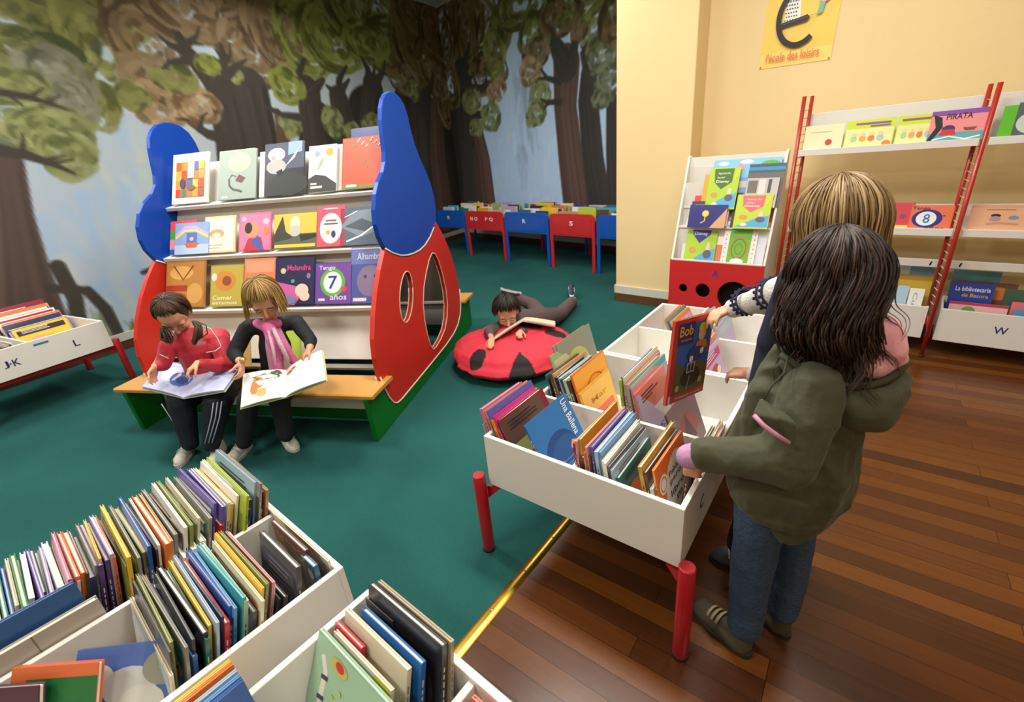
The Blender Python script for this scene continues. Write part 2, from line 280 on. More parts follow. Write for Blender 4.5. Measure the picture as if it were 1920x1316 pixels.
BLOBS += [('L',.18,3.4,.4,.5,9),('L',.15,2.75,.35,.4,6),('B',.15,3.35,.35,.6,9),('B',.14,2.65,.3,.4,9),('L',.12,2.3,.2,.3,6)]
TRUNKS += [('L',[(.16,.2,.42),(.16,1.4,.38),(.14,2.5,.3)],'k'),('B',[(.15,.2,.42),(.15,1.4,.36),(.12,2.4,.3)],'k')]
class Canvas:
    def __init__(s, wu, hz, res, seed):
        s.res = res; s.nu = int(wu/res)+1; s.nz = int(hz/res)+1; s.rng = np.random.default_rng(seed)
        s.U, s.Z = np.meshgrid(np.arange(s.nu)*res, np.arange(s.nz)*res)
        s.c = np.zeros((s.nz, s.nu, 3))
    def noise(s, scale, sx=1, sz=1):
        out = np.zeros_like(s.U)
        for k in range(7):
            a = s.rng.uniform(0, 2*pi); f = scale*(.6+.9*s.rng.random()); out += np.sin(s.U*f*sx*cos(a)*2+s.Z*f*sz*sin(a)*2+s.rng.uniform(0, 7))
        return out/7
    def stroke(s, pts, ws, col, al=1., soft=.5, shade=0):
        P = np.array(pts); w = max(ws)
        x0, z0 = P.min(0)-w; x1, z1 = P.max(0)+w
        i0, i1 = max(0, int(x0/s.res)), min(s.nu, int(x1/s.res)+2); j0, j1 = max(0, int(z0/s.res)), min(s.nz, int(z1/s.res)+2)
        if i0 >= i1 or j0 >= j1: return
        U = s.U[j0:j1, i0:i1]; Z = s.Z[j0:j1, i0:i1]; best = np.full(U.shape, -9.); side = np.zeros(U.shape)
        for k in range(len(P)-1):
            a, b = P[k], P[k+1]; d = b-a; L2 = max((d*d).sum(), 1e-9)
            t = np.clip(((U-a[0])*d[0]+(Z-a[1])*d[1])/L2, 0, 1)
            dist = np.hypot(U-a[0]-t*d[0], Z-a[1]-t*d[1]); ww = (ws[k]*(1-t)+ws[k+1]*t)/2
            q = (ww-dist)/max(s.res*1.2, soft*w*.5); m = q > best; best[m] = q[m]; side[m] = ((U-a[0]-t*d[0])/np.maximum(ww, 1e-3))[m]
        A = (np.clip(best+.5, 0, 1)*al)[..., None]; c = np.array(col)[None, None]
        if shade: c = c*(1+shade*side[..., None])
        s.c[j0:j1, i0:i1] = s.c[j0:j1, i0:i1]*(1-A)+c*A
def hexc(h): return np.array([int(h[i:i+2], 16)/255 for i in (0, 2, 4)])
PAL = {'d': hexc('423D38'), 'b': hexc('54463F'), 'k': hexc('34312B'), 'c': hexc('5E4A3E')}
FOL = [('7C8050','4C5430','A3A868'), ('8A8C52','545A2C','B2B46C'), ('947E5C','5E4C34','BCA480'), ('B49870','7A6040','DCC498'), ('8C8E78','5A5E48','B6B8A2'),
       ('90985E','5A6238','C2C890'), ('887452','544430','B0987A'), ('8A9444','525A24','B8C26C'), ('7C8440','484E20','A8AE64'), ('7A6640','483C22','A48C5C'), ('7E8464','4E5438','A4A888')]
def paint(cv, which, seed):
    rng = np.random.default_rng(seed)
    n1 = cv.noise(1.3); n2 = cv.noise(3.5, 1, .6); sky = np.stack([.70+.035*n1+.02*n2, .755+.025*n1+.03*n2, .79+.03*n2], -1)
    low = np.clip(1-cv.Z/1.6, 0, 1)[..., None]; sky = sky*(1-low*.3)+np.array([.64, .75, .86])*low*.3
    if which == 'B': sky = sky*.25+np.array([.76, .86, .95])*.75
    cv.c[:] = sky
    for k in range(500):   # loose sky brushwork
        u = rng.uniform(0, cv.U.max()); z = rng.uniform(0, 3.2); L_ = rng.uniform(.1, .4); a = rng.normal(1.4, .4)
        col = (np.array([.70, .76, .80]) if which == 'L' else np.array([.76, .86, .95]))+rng.normal(0, .03, 3)+(np.array([.05, .03, -.06]) if rng.random() < .2 else 0)
        cv.stroke([(u, z), (u+L_*cos(a)*.5, z+L_*sin(a))], [.05, .09], col, .35, .9)
    if which == 'L':
        for k in range(420):
            u = rng.uniform(2.5, 8.5); z = abs(rng.normal(.2, .75))+.1; L_ = rng.uniform(.1, .35); q = rng.random()
            col = np.array([.60, .72, .86]) if q < .62 else (np.array([.80, .80, .68]) if q < .85 else np.array([.72, .72, .80]))
            cv.stroke([(u, z), (u+rng.normal(0, .05), z+L_)], [.06, .11], col, .34, .9)
    if which == 'B':
        for k in range(26):
            u = rng.normal(2.0, .14); z = rng.uniform(1.4, 2.8); cv.stroke([(u, z), (u+rng.normal(0, .05), z-rng.uniform(.2, .6))], [.1, .05], np.array([.58, .64, .70])+rng.normal(0, .02, 3), .3, .9)
    for k in range(900):   # grass at the foot
        u = rng.uniform(0, cv.U.max()); h = rng.uniform(.2, .85)*(.35+.65*sin(u*2.6+.4)**2) if which == 'L' else rng.uniform(.1, .3)
        g = hexc('76864E')*rng.uniform(.65, 1.15); cv.stroke([(u, .1), (u+rng.normal(0, .05), h)], [.05, .01], g, .8, .5)
    order = [('b', b) for b in BLOBS if b[0] == which and b[5] in (0, 4)]+[('t', t) for t in TRUNKS if t[0] == which]+[('b', b) for b in BLOBS if b[0] == which]
    # back foliage first, then the trunks, crowns over their tops, and last the branches over the crowns
    TR = [t for t in TRUNKS if t[0] == which]; BB = [b for b in BLOBS if b[0] == which]
    def trunk(t):
        c = PAL[t[2]]; pts = [(p[0], p[1]) for p in t[1]]; ws = [p[2] for p in t[1]]
        cv.stroke(pts, ws, c, 1, .06, shade=0)
        if max(ws) > .15:
            for k in range(int(26*max(ws)/.4)):
                o = rng.uniform(-.42, .42); dk = 1+.5*(rng.random()-.5)+.22*o
                cv.stroke([(p[0]+o*p[2], p[1]) for p in t[1]], [max(.02, w*.09) for w in ws], c*dk, .3, .8)
    def blob(b):
        _, u, z, ru, rz, ci = b; base, dk, lt = [hexc(h)*.88 for h in FOL[ci % 11]]; lt = base+(lt-base)*.75
        for k in range(int(60+320*ru*rz)):
            a = rng.uniform(0, 2*pi); q = math.sqrt(rng.random())
            uu, zz = u+ru*q*cos(a), z+rz*q*sin(a)
            t = rng.random(); col = base+(lt-base)*rng.random()**1.5 if t > .42 else base+(dk-base)*rng.random()
            edge = q > .75
            if edge and t < .3: col = dk
            sp = rng.uniform(.35, .8)*(1 if ci % 2 else -1)
            pts = [(u+ru*q*cos(a+sp*j/3), z+rz*q*sin(a+sp*j/3)) for j in range(4)]
            w = rng.uniform(.035, .095); cv.stroke(pts, [w*.6, w, w, w*.4], col, .75, .55)
    big = [t for t in TR if max(p[2] for p in t[1]) > .13]; small = [t for t in TR if t not in big]
    for t in big:
        if t[2] == 'k': trunk(t)
    for b in BB:
        if b[3]*b[4] > .12: blob(b)
    for t in big:
        if t[2] != 'k': trunk(t)
    for b in BB:
        if b[3]*b[4] <= .12: blob(b)
    for t in TR:
        if t in small: trunk(t)
    cv.c[:] = np.clip(cv.c, 0, 1)
MURM = attr_mat('wall_painting', .75, bump=.1, bscale=40, spec=.25)
def mural(name, F, which, wu, sgn, seed):
    cv = Canvas(wu, CEIL, .0165, seed); paint(cv, which, seed)
    c = np.where(cv.c <= .04045, cv.c/12.92, ((cv.c+.055)/1.055)**2.4)*(np.array([1.0, 1.0, 1.02]) if which == 'L' else np.array([1.08, 1.16, 1.36]))
    Mx = np.array(F.M); P = np.stack([cv.U.ravel(), np.zeros(cv.U.size), cv.Z.ravel(), np.ones(cv.U.size)]); W = (Mx @ P)[:3].T
    nu, nz = cv.nu, cv.nz; idx = np.arange(nu*nz).reshape(nz, nu)
    q = np.stack([idx[:-1, :-1], idx[:-1, 1:], idx[1:, 1:], idx[1:, :-1]], -1).reshape(-1, 4)
    me = bpy.data.meshes.new(name); me.vertices.add(nu*nz); me.vertices.foreach_set('co', W.ravel().astype(np.float32))
    me.loops.add(q.size); me.polygons.add(len(q)); me.loops.foreach_set('vertex_index', q.ravel().astype(np.int32))
    me.polygons.foreach_set('loop_start', np.arange(0, q.size, 4, dtype=np.int32))
    me.update(calc_edges=True)
    at = me.attributes.new('paint', 'FLOAT_COLOR', 'POINT'); at.data.foreach_set('color', np.concatenate([c.reshape(-1, 3), np.ones((nu*nz, 1))], 1).ravel().astype(np.float32))
    me.materials.append(MURM); o = bpy.data.objects.new(name, me); COL.objects.link(o); struct(o)
mural('wall_left', WL, 'L', 10.6, 1, 3)
mural('wall_back', WB, 'B', 5.8, 1, 5)
mb = MB(); mb.box(0, 10.3, .002, .022, .09, .165, CREAM, WL.M); mb.box(0, 10.3, .002, .012, 0, .09, BROWN, WL.M); struct(mb.build('baseboard_left'))
mb = MB(); mb.box(0, 5.6, -.022, -.002, .09, .165, CREAM, WB.M); mb.box(0, 5.6, -.012, -.002, 0, .09, BROWN, WB.M); struct(mb.build('baseboard_back'))
# ------------------------------------------------------------------ book bins on red tube stands
TH = .016
def sub(F, a, d, z=0): return TM(*F.w(a, d, z), F.deg)
def bin_table(label, F, a0, a1, d0, d1, adiv=(), ddiv=(), legs=(), group='white book bins on red stands', ztop=.535, zb=.32, letters=(), rails=True, frontm=WHITE):
    M = sub(F, a0, d0); w = a1-a0; d = d1-d0; R = thing('book_bin_table', label, 'book bin', M, group)
    for nm, (x0, x1, y0, y1) in dict(front_panel=(0, w, 0, TH), back_panel=(0, w, d-TH, d), left_panel=(0, TH, TH, d-TH), right_panel=(w-TH, w, TH, d-TH)).items():
        mb = MB(); mb.box(x0, x1, y0, y1, zb, ztop, WHITE); mb.build(nm, R, bevel=.002)
    mb = MB(); mb.box(TH, w-TH, TH, d-TH, zb, zb+.012, WHITE2); mb.build('bin_floor', R)
    for a in adiv:
        mb = MB(); mb.box(a-a0-TH/2, a-a0+TH/2, TH, d-TH, zb+.012, ztop-.012, WHITE); mb.build('divider', R, bevel=.0015)
    for q in ddiv:
        segs = [TH]+[x for a in adiv for x in (a-a0-TH/2, a-a0+TH/2)]+[w-TH]
        for i in range(0, len(segs), 2):
            mb = MB(); mb.box(segs[i], segs[i+1], q-d0-TH/2, q-d0+TH/2, zb+.012, ztop-.014, WHITE); mb.build('cross_divider', R, bevel=.0015)
    if rails:
        mb = MB(); mb.box(.0, w, .03, .055, zb-.035, zb-.002, RED); mb.box(0, w, d-.055, d-.03, zb-.035, zb-.002, RED)
        mb.box(.03, .055, .055, d-.055, zb-.035, zb-.002, RED); mb.box(w-.055, w-.03, .055, d-.055, zb-.035, zb-.002, RED)
        mb.build('stand_frame', R, bevel=.003)
    for (x, y) in legs:
        sx = 1 if x < w/2 else -1; sy = 1 if y < d/2 else -1; h = .37
        mb = MB(); mb.tube([(x, y, 0), (x, y, .006), (x, y, h-.004), (x, y, h)], [.021, .024, .024, .021], RED, 20)
        mb.add([(x+sx*.015, y+sy*.02, .25), (x+sx*.07, y+sy*.03, zb-.01), (x+sx*.015, y+sy*.02, zb-.01), (x+sx*.015, y+sy*.03, .25), (x+sx*.07, y+sy*.04, zb-.01), (x+sx*.015, y+sy*.03, zb-.01)], [(0,1,2),(3,5,4),(0,3,4,1),(1,4,5,2),(0,2,5,3)], RED)
        l = mb.build('leg', R)
        mb = MB(); mb.tube([(x, y, 0), (x, y, .012)], .0255, mat('1C1416', .5), 16); f = mb.build('leg_cap', l)
    for (tx, face, px, pz, tw, th, c) in letters:
        mb = MB()
        if face == 'front': MM = TM(px, -.0006, pz)
        else: MM = TM(w+.0006, px, pz, 90)
        art(mb, [('t', 0, 0, 1, 1, tx, c)], tw, th, 0, MM); mb.build('painted_letter', R)
    return R
NAVY = '27276B'
bin_table('white divided book bin on red legs beside the brass strip, full of leaning books', T, 0, .712, 0, .838, (.357,), (.37,), [(-.026, -.026), (.738, -.026)], letters=[('C', 'side', .16, .405, .035, .05, NAVY)])
bin_table('white divided book bin with empty left cells, standing behind the full central bin', T, .04, .752, .845, 1.655, (.397,), (1.261,), [(.738, .836)])
bin_table('white book bin in the lower left corner with a long divider, crammed with spines', G, -.74, 0, -.95, 0, (-.372,), (), [(-.766, .026), (.026+.0, -.976)])
# low stands with a sign of their own
bin_table('white book bin at the bottom edge of the picture holding large upright picture books', G, .108, .85, -.95, .016, (.45,), (), [])
bl = bin_table('white book bin lettered J K L along the painted wall', L, -.84, 0, 0, .72, (-.44,), (), [(.866, -.0), (.866, .735), (-.026, .0)],
          letters=[('L', 'front', .615, .405, .035, .05, NAVY), ('J', 'front', .215, .40, .03, .05, NAVY), ('K', 'front', .265, .40, .04, .05, NAVY)], group='white book bins on red stands')
mb = MB(); mb.ell((0, 0, 0), (.006, .0008, .006), mat(NAVY), 10, 6, TM(.253, -.0004, .425)); mb.build('painted_dot', bl)
mb = MB(); mb.box(.405, .49, -.0015, 0, .494, .508, mat('3E7CA8', .4)); mb.build('blue_label', bl)

# ------------------------------------------------------------------ blue and red sheet-metal bins along the back wall
def back_table(label, x0, x1, colr, letters, y0=4.55, y1=5.38):
    m = mat(colr, .3, coat=.3); w = x1-x0; d = y1-y0; R = thing('metal_book_trough', label, 'book bin', TM(x0, y0), 'blue and red metal troughs on the back wall')
    for y in (0, d-.02):
        mb = MB(); r = .06; top = .705; pts = [(.0, 0), (.045, 0), (.045, .43), (w-.045, .43), (w-.045, 0), (w, 0)]
        pts += [(w, top-r)]+[(w-r+r*cos(a), top-r+r*sin(a)) for a in (pi/6, pi/3, pi/2)]+[(r+r*cos(a), top-r+r*sin(a)) for a in (pi/2, 2*pi/3, 5*pi/6)]+[(0, top-r)]
        mb.prism([pts], y, y+.02, m); e = mb.build('end_frame', R, bevel=.004)
        if y == 0:
            mb = MB(); mb.box(.055, w-.055, -.004, 0, .455, .66, mat(colr, .22, coat=.8, vary=.25, vscale=9)); p = mb.build('acrylic_panel', R)
            for (tx, fx, ww) in letters:
                mb = MB(); art(mb, [('t', 0, 0, 1, 1, tx, 'EDEDF2')], ww, .055, 0, TM(fx*w, -.0045, .565)); mb.build('painted_letter', R)
    mb = MB(); mb.box(.01, w-.01, .02, d-.02, .43, .44, m); mb.box(.01, .02, .02, d-.02, .44, .62, m); mb.box(w-.02, w-.01, .02, d-.02, .44, .62, m); mb.build('trough', R)
    return R
BLUE, REDM = '1550B0', 'C0272E'
back_table('blue metal book trough lettered M at the far left of the row', -6.72, -5.90, BLUE, [('M', .45, .05)])
back_table('red metal book trough lettered N O P Q', -5.875, -5.01, REDM, [('N O', .14, .17), ('P Q', .55, .17)])
back_table('blue metal book trough lettered R in the middle of the row', -4.985, -4.14, BLUE, [('R', .44, .06)])
back_table('red metal book trough lettered S', -4.115, -3.395, REDM, [('S', .46, .06)])
back_table('blue metal book trough lettered S partly behind the yellow pillar', -3.365, -2.52, BLUE, [('S', .36, .06)])

# ------------------------------------------------------------------ display unit with bottle-shaped sides
R = thing('book_display', 'white shelf display with red and blue bottle-shaped sides and wooden benches', 'book display', D.M)
TOPP = [(.965,1.862),(.90,1.845),(.85,1.81),(.812,1.765),(.785,1.70),(.768,1.62),(.752,1.53),(.73,1.475),(.68,1.42),(.60,1.37),(.54,1.31),(.495,1.23),(.478,1.15),(.485,1.08),(.523,1.005),
        (.60,.962),(.70,.925),(.80,.905),(.90,.896),(1.0,.896),(1.10,.91),(1.22,.948),(1.32,1.0),(1.385,1.05),(1.42,1.13),(1.42,1.22),(1.39,1.31),(1.33,1.40),(1.265,1.48),(1.21,1.57),(1.182,1.66),(1.168,1.74),(1.14,1.80),(1.09,1.84),(1.03,1.86)]
BOD = [(1.375,1.035),(1.32,.99),(1.22,.938),(1.10,.90),(1.0,.886),(.90,.886),(.80,.895),(.70,.915),(.60,.952),(.515,.998),(.42,.905),(.33,.80),(.25,.68),(.19,.56),(.165,.45),(.165,.34),(.185,.25),(.215,.17),(.25,.12),(.29,.095),(.35,.088),(.6,.09),(.9,.094),(1.2,.10),(1.4,.118),(1.52,.15),(1.61,.21),(1.665,.30),(1.685,.42),(1.67,.56),(1.62,.70),(1.55,.83),(1.46,.95)]
H1 = [(.675+.118*cos(t)*cos(.25)+.155*sin(t)*sin(.25), .66-.118*cos(t)*sin(.25)*-1+.155*sin(t)*cos(.25)) for t in [2*pi*i/22 for i in range(22)]]
H2 = [(1.211,.832),(1.14,.80),(1.05,.73),(.965,.64),(.905,.53),(.885,.42),(.89,.31),(.91,.22),(.945,.167),(1.0,.16),(1.12,.18),(1.23,.22),(1.31,.29),(1.36,.38),(1.375,.50),(1.355,.63),(1.31,.75),(1.265,.815)]
LOW = [p for p in BOD if p[1] <= .34 and p[0] < 1.7]; LOW = sorted(LOW, key=lambda p: (p[0]))
GRN = [(0,0),(1.9,0),(1.925,.28),(1.69,.28)]+[(x+(.012 if x > 1.5 else -.012 if x < .22 else 0), z-.012) for x, z in reversed(BOD) if z < .33][::-1][::-1]+[(.155,.28),(-.012,.28)]
gl = [(x, z) for x, z in BOD[15:28]]
GRN = [(0,0),(1.9,0),(1.925,.28),(1.672,.28)]+[(x+(.01 if x > 1.5 else 0)-(.01 if x < .22 else 0), z-.012) for x, z in reversed(BOD[16:27])]+[(.168,.28),(-.012,.28)]
BLUEP, REDP, GREENP, TRIM = mat('0440A6', .4, spec=.3), mat('C02A1E', .42, spec=.35), mat('0A6A16', .42, spec=.35), mat('D9CBB8', .5)
SM = Matrix(((0, 1, 0, 0), (1, 0, 0, 0), (0, 0, 1, 0), (0, 0, 0, 1)))   # (s, thickness, z) -> (thickness, s, z)
def closed(pts): return list(pts)+[pts[0]]
for t0, t1 in ((1.67, 1.70), (-.03, 0)):
    for nm, loops, m in (('blue_side_top', [TOPP], BLUEP), ('red_side_panel', [BOD, H1, H2], REDP), ('green_side_base', [GRN], GREENP)):
        mb = MB(); mb.prism(loops, t0, t1, m, SM); mb.build(nm, R, bevel=.004)
    mb = MB()
    for pl in (closed([(x, z) for x, z in TOPP[14:24]][:-1])[:-1], [(x+(.005 if x > 1.5 else 0), z-.006) for x, z in BOD[15:29]]):
        mb.tube([(s_, (t0+t1)/2, z) for s_, z in pl], (t1-t0)/2+.0012, TRIM, 8, SM, flat=.3) if False else None
        for tt in (t0, t1): mb.tube([(s_, tt, z) for s_, z in pl], .0055, TRIM, 6, SM)
    for H in (H1, H2):
        for tt in (t0, t1): mb.tube([(s_, tt, z) for s_, z in closed(H)], .0035, TRIM, 6, SM)
    mb.build('white_edging', R)
BW = mat('DEDCD6', .45)
def bd(z): return .17+.5*z
for side in (0, 1):
    f = (lambda d: d) if side == 0 else (lambda d: 1.93-d)
    P = lambda a, d, z: (a, f(d), z)
    def plank(nm, poly, m, a0=.001, a1=1.669, bev=.002):
        mb = MB(); mb.prism([[(f(d), z) for d, z in poly]], a0, a1, m, SM); return mb.build(nm, R, bevel=bev)
    plank('sloping_board', [(bd(.36), .36), (bd(1.585), 1.585), (bd(1.585)+.012, 1.575), (bd(.36)+.02, .35)], BW)
    for z in (1.33, 1.015, .69):
        plank('shelf', [(bd(z)-.005, z+.004), (bd(z)-.105, z-.012), (bd(z)-.10, z-.034), (bd(z), z-.016)], BW)
    plank('bench_seat', [(-.012, .283), (-.012, .302), (-.004, .308), (.235, .308), (.24, .30), (.24, .283)], mat('C99245', .35, coat=.3, vary=.12, vscale=3), -.09, 1.735)
    plank('kick_board', [(.20, .09), (.20, .282), (.218, .282), (.218, .09)], BW)
    plank('green_skirting', [(.235, 0), (.235, .088), (.25, .088), (.25, 0)], GREENP)
    plank('shaded_gap_strip', [(.30, .308), (.30, .325), (.36, .325), (.36, .308)], mat('8A857C', .6))  # added grey strip, its colour stands in for the shaded gap behind the seat

# ------------------------------------------------------------------ red ladder-frame rack on the yellow wall
R = thing('ladder_rack', 'white shelving rack with red ladder uprights against the yellow wall', 'book rack', K.M)
RT = mat('A8251E', .35, coat=.3)
for a, off, h in ((-.905, .03, 1.625), (0, -.033, 1.57), (.93, -.03, 1.57)):
    mb = MB(); mb.tube([(a, 0, 0), (a, .06, h)], .0125, RT, 12); u = mb.build('upright', R)
    mb = MB(); mb.tube([(a+off, .085, .3), (a+off, .135, h)], .0115, RT, 12); mb.tube([(a, .012, .18), (a+off, .085, .3)], .0115, RT, 10); mb.build('rear_upright', R)
    mb = MB()
    n = 26
    for i in range(n):
        z = .34+i*(h-.38)/n; mb.tube([(a, .06*z/h, z), (a+off, .08+.05*z/h, z+.012)], .0028, mat('C8B0A0', .4), 6)
    mb.build('ladder_rungs', R)
    mb = MB(); mb.tube([(a, 0, 0), (a, .0005, .012)], .014, mat('1A1414', .6), 12); mb.build('foot_cap', R)
RS = mat('D8D5D0', .45)
for (a0, a1) in ((-.89, -.018), (.02, .91)):
    SMk = SM
    def pl(nm, poly, bev=.002):
        mb = MB(); mb.prism([poly], a0, a1, RS, SMk); return mb.build(nm, R, bevel=bev)
    pl('top_shelf', [(.03, 1.265), (.03, 1.305), (.16, 1.30), (.165, 1.52), (.178, 1.52), (.175, 1.28), (.045, 1.285), (.045, 1.265)])
    pl('middle_shelf', [(.055, .765), (.055, .808), (.19, .80), (.195, .935), (.208, .935), (.205, .785), (.07, .788), (.07, .765)])
    pl('rail', [(.15, .553), (.15, .602), (.163, .602), (.163, .553)])
    mb = MB(); mb.box(a0+.01, a1-.01, .03, .045, .115, .325, RS); mb.box(a0+.01, a1-.01, .045, .27, .115, .128, RS); mb.box(a0+.01, a1-.01, .27, .282, .115, .34, RS)
    mb.box(a0+.01, a0+.022, .045, .27, .128, .32, RS); mb.box(a1-.022, a1-.01, .045, .27, .128, .32, RS); b_ = mb.build('bottom_bin', R, bevel=.0015)
    mb = MB(); mb.tube([((a1 if a0 < 0 else a0)+(-.06 if a0 < 0 else .04), .149, .566), ((a1 if a0 < 0 else a0)+(-.055 if a0 < 0 else .045), .149, .59)], .004, mat('2A2624', .4, metal=1), 8); mb.build('hook', R)
mb = MB(); art(mb, [('t', 0, 0, 1, 1, 'W', '1E2A7A')], .06, .045, 0, TM(.285, .0293, .205)); mb.build('painted_letter', R)

# ------------------------------------------------------------------ red and white display stand lettered A
R = thing('magazine_stand', 'red and white sloping stand lettered A with round black holes', 'display stand', sub(K, -1.66, -.15))
w = .70; RF = mat('C8282A', .4, coat=.2); KB = mat('16100F', .8)
def circ(cx, cz, r, n=28, a0=0, rz=None): return [(cx+r*cos(2*pi*i/n+a0), cz+(rz or r)*sin(2*pi*i/n+a0)) for i in range(n)]
mb = MB(); mb.prism([[(0, 0), (w, 0), (w, .552), (0, .552)], circ(.12, .325, .034), circ(.277, .322, .056), circ(.51, .30, .118)], 0, .016, RF); mb.build('red_front', R, bevel=.002)
mb = MB(); mb.box(.02, w-.02, .10, .11, .02, .5, KB); mb.build('dark_inner_board', R)
for x in (0, w-.016):
    mb = MB(); mb.prism([[(.016, 0), (.016, .545), (.25, 1.30), (.275, 1.315), (.29, 1.31), (.29, 0)]], x, x+.016, WHITE, SM); mb.build('side_panel', R, bevel=.002)
mb = MB(); mb.prism([[(.27, 0), (.27, 1.30), (.285, 1.30), (.285, 0)]], .016, w-.016, WHITE, SM); mb.build('back_panel', R)
for i, (y, z) in enumerate(((.022, .46), (.10, .79), (.18, .93))):
    mb = MB(); mb.prism([[(y, z), (y+.09, z), (y+.09, z+.01), (y, z+.01)]], .016, w-.016, WHITE, SM); mb.prism([[(y+.088, z), (y+.098, z), (y+.098, z+.33 if i < 2 else z+.3), (y+.088, z+.33 if i < 2 else z+.3)]], .016, w-.016, WHITE2, SM); mb.build('pocket_shelf', R)
mb = MB(); mb.box(.016, w-.016, .0, .018, .548, .56, WHITE); mb.build('white_lip', R)
mb = MB(); art(mb, [('t', 0, 0, 1, 1, 'A', '4A2A8A')], .05, .05, 0, TM(.34, -.0006, .44)); mb.build('painted_letter', R)

# ------------------------------------------------------------------ poster on the wall (black curved letter with a spotted panel)
R = thing('poster', "yellow wall poster with a black curved letter shape and a line of red script", 'poster', K.M @ TM(-1.305, .437, 1.86, 0, 0, 1.5))
pw, ph = .445, .62
mb = MB(); mb.box(0, pw, 0, .0015, 0, ph, mat('F2C85A', .45)); mb.build('poster_sheet', R)
mb = MB(); e = [(.50+.29*cos(a), .46+.27*sin(a)) for a in [rad(q) for q in range(95, 318, 8)]]
IT = [('r', 0, .0, 1, .14, 'F4D274'), ('p', [(.28, .41), (.27, .95), (.42, .97), (.50, .42)], 'EDEDEA')]
IT += [('e', .29+.035*i+.012*(j % 2), .44+.035*j, .010, .007, '26242A') for j in range(14) for i in range(5)]
IT += [('l', e, .075, '141214'), ('p', [(.24, .37), (.60, .40), (.64, .43), (.60, .46), (.45, .44), (.26, .42)], '141214'), ('l', [(.28, .405), (.80, .46)], .006, '6A5A80'), ('p', [(.72, .44), (.79, .45), (.82, .56), (.75, .55)], '63B3A2'), ('e', .80, .58, .07, .035, 'D8A0B8'), ('e', .72, .72, .10, .06, '16141A'), ('p', [(.64, .76), (.66, .66), (.72, .66), (.72, .76)], '16141A'), ('t', .10, .055, .74, .085, "l'\u00e9cole des loisirs", 'D8644A')]
art(mb, IT, pw, ph); mb.build('printed_picture', R)
mb = MB()
for x in (.01, pw-.01): mb.ell((x, -.002, .01), (.006, .002, .006), mat('9A7A50', .4), 8, 5)
mb.build('pin', R)
# ------------------------------------------------------------------ books
CN = dict(white='E8E6E0', cream='E6DCC0', grey='8A8A86', black='211F22', charcoal='3A3A40', brown='5A4030', tan='B89468', red='B8242A', crimson='8E1A2C', orange='E07828', coral='E0705A', pink='D8709A',
          rose='D89AA0', magenta='C03080', purple='4E2E78', violet='6A58A8', navy='24305E', blue='2458A8', sky='5A98D0', pale='A8C0D8', teal='1E7470', turquoise='4AA8B0', mint='A8D0BC', green='2E7A3E', olive='8A9048',
          lime='A8C030', yellow='E8C030', mustard='C89A30', sage='9AAE86', lilac='B0A0C8', ochre='D8A848')
CW = dict(pale='pale blue', sky='sky blue', navy='navy blue', sage='sage green', lime='lime green', mint='mint green')
COUNT = {}
def book(M, w, h, t, col, label, group=None, pic=None, spine_at='x0', spine=None, simple=False, name='picture_book', rng=random, tilt_pages=True):
    """local: width along x, thickness along y from 0 to t, height along z; the face towards -y is the one seen"""
    R = thing(name, label, 'book', M, group); c = mat(CN.get(col, col), .35, coat=.3)
    b = .0022 if t > .007 else t*.25; e = .004
    mb = MB(); mb.box(0, w, 0, b, 0, h, c); mb.box(0, w, t-b, t, 0, h, c)
    if spine_at == 'x0': mb.box(0, b, b, t-b, 0, h, mat(CN.get(spine or col, spine or col), .35, coat=.3))
    elif spine_at == 'x1': mb.box(w-b, w, b, t-b, 0, h, mat(CN.get(spine or col, spine or col), .35, coat=.3))
    mb.build('cover', R)
    if simple != 'x':
        mb = MB(); mb.box(b if spine_at == 'x0' else e, w-(b if spine_at == 'x1' else e), b, t-b, e, h-e, PAPER); mb.build('page_block', R)
    if pic:
        mb = MB(); art(mb, pic, w, h); mb.build('cover_print', R)
    if not simple:
        # library sticker and a line of lettering on the spine
        mb = MB(); SX = -.0004 if spine_at == 'x0' else w+.0004; z0 = h*.06
        if t > .006:
            mb.add([(SX, b, z0), (SX, t-b, z0), (SX, t-b, z0+.03), (SX, b, z0+.03)], [(0,1,2,3)], mat('ECECE8', .5))
            zz = h*.3
            dkc = sum(lin(CN.get(spine or col, spine or col))[:3]) < .8
            while zz < h*.78:
                l = rng.uniform(.006, .018); mb.add([(SX, t*.38, zz), (SX, t*.62, zz), (SX, t*.62, zz+l), (SX, t*.38, zz+l)], [(0,1,2,3)], mat('E8E0D0' if dkc else '3A3438', .5)); zz += l+.006
            mb.build('spine_print', R)
    return R
def motif(seed, col):
    """an unspecific picture-book cover"""
    r = random.Random(seed); pal = [v for k, v in CN.items() if k != col]
    q = r.random(); A, B_, C_ = r.choice(pal), r.choice(pal), r.choice(pal)
    it = [('r', .06, .74, .94, .92, A)] if q < .5 else [('r', .05, .05, .95, .62, A)]
    it += [('e', r.uniform(.3, .7), r.uniform(.25, .5), r.uniform(.15, .3), r.uniform(.1, .2), B_), ('e', r.uniform(.2, .8), r.uniform(.15, .6), .1, .08, C_)]
    for k in range(3): it.append(('r', .14, .90-.045*k-.0, .14+r.uniform(.3, .7), .915-.045*k, 'F0EEE6' if q < .5 else '2A2630'))
    return it
def nm(c): return CW.get(c, c)
FL = .334
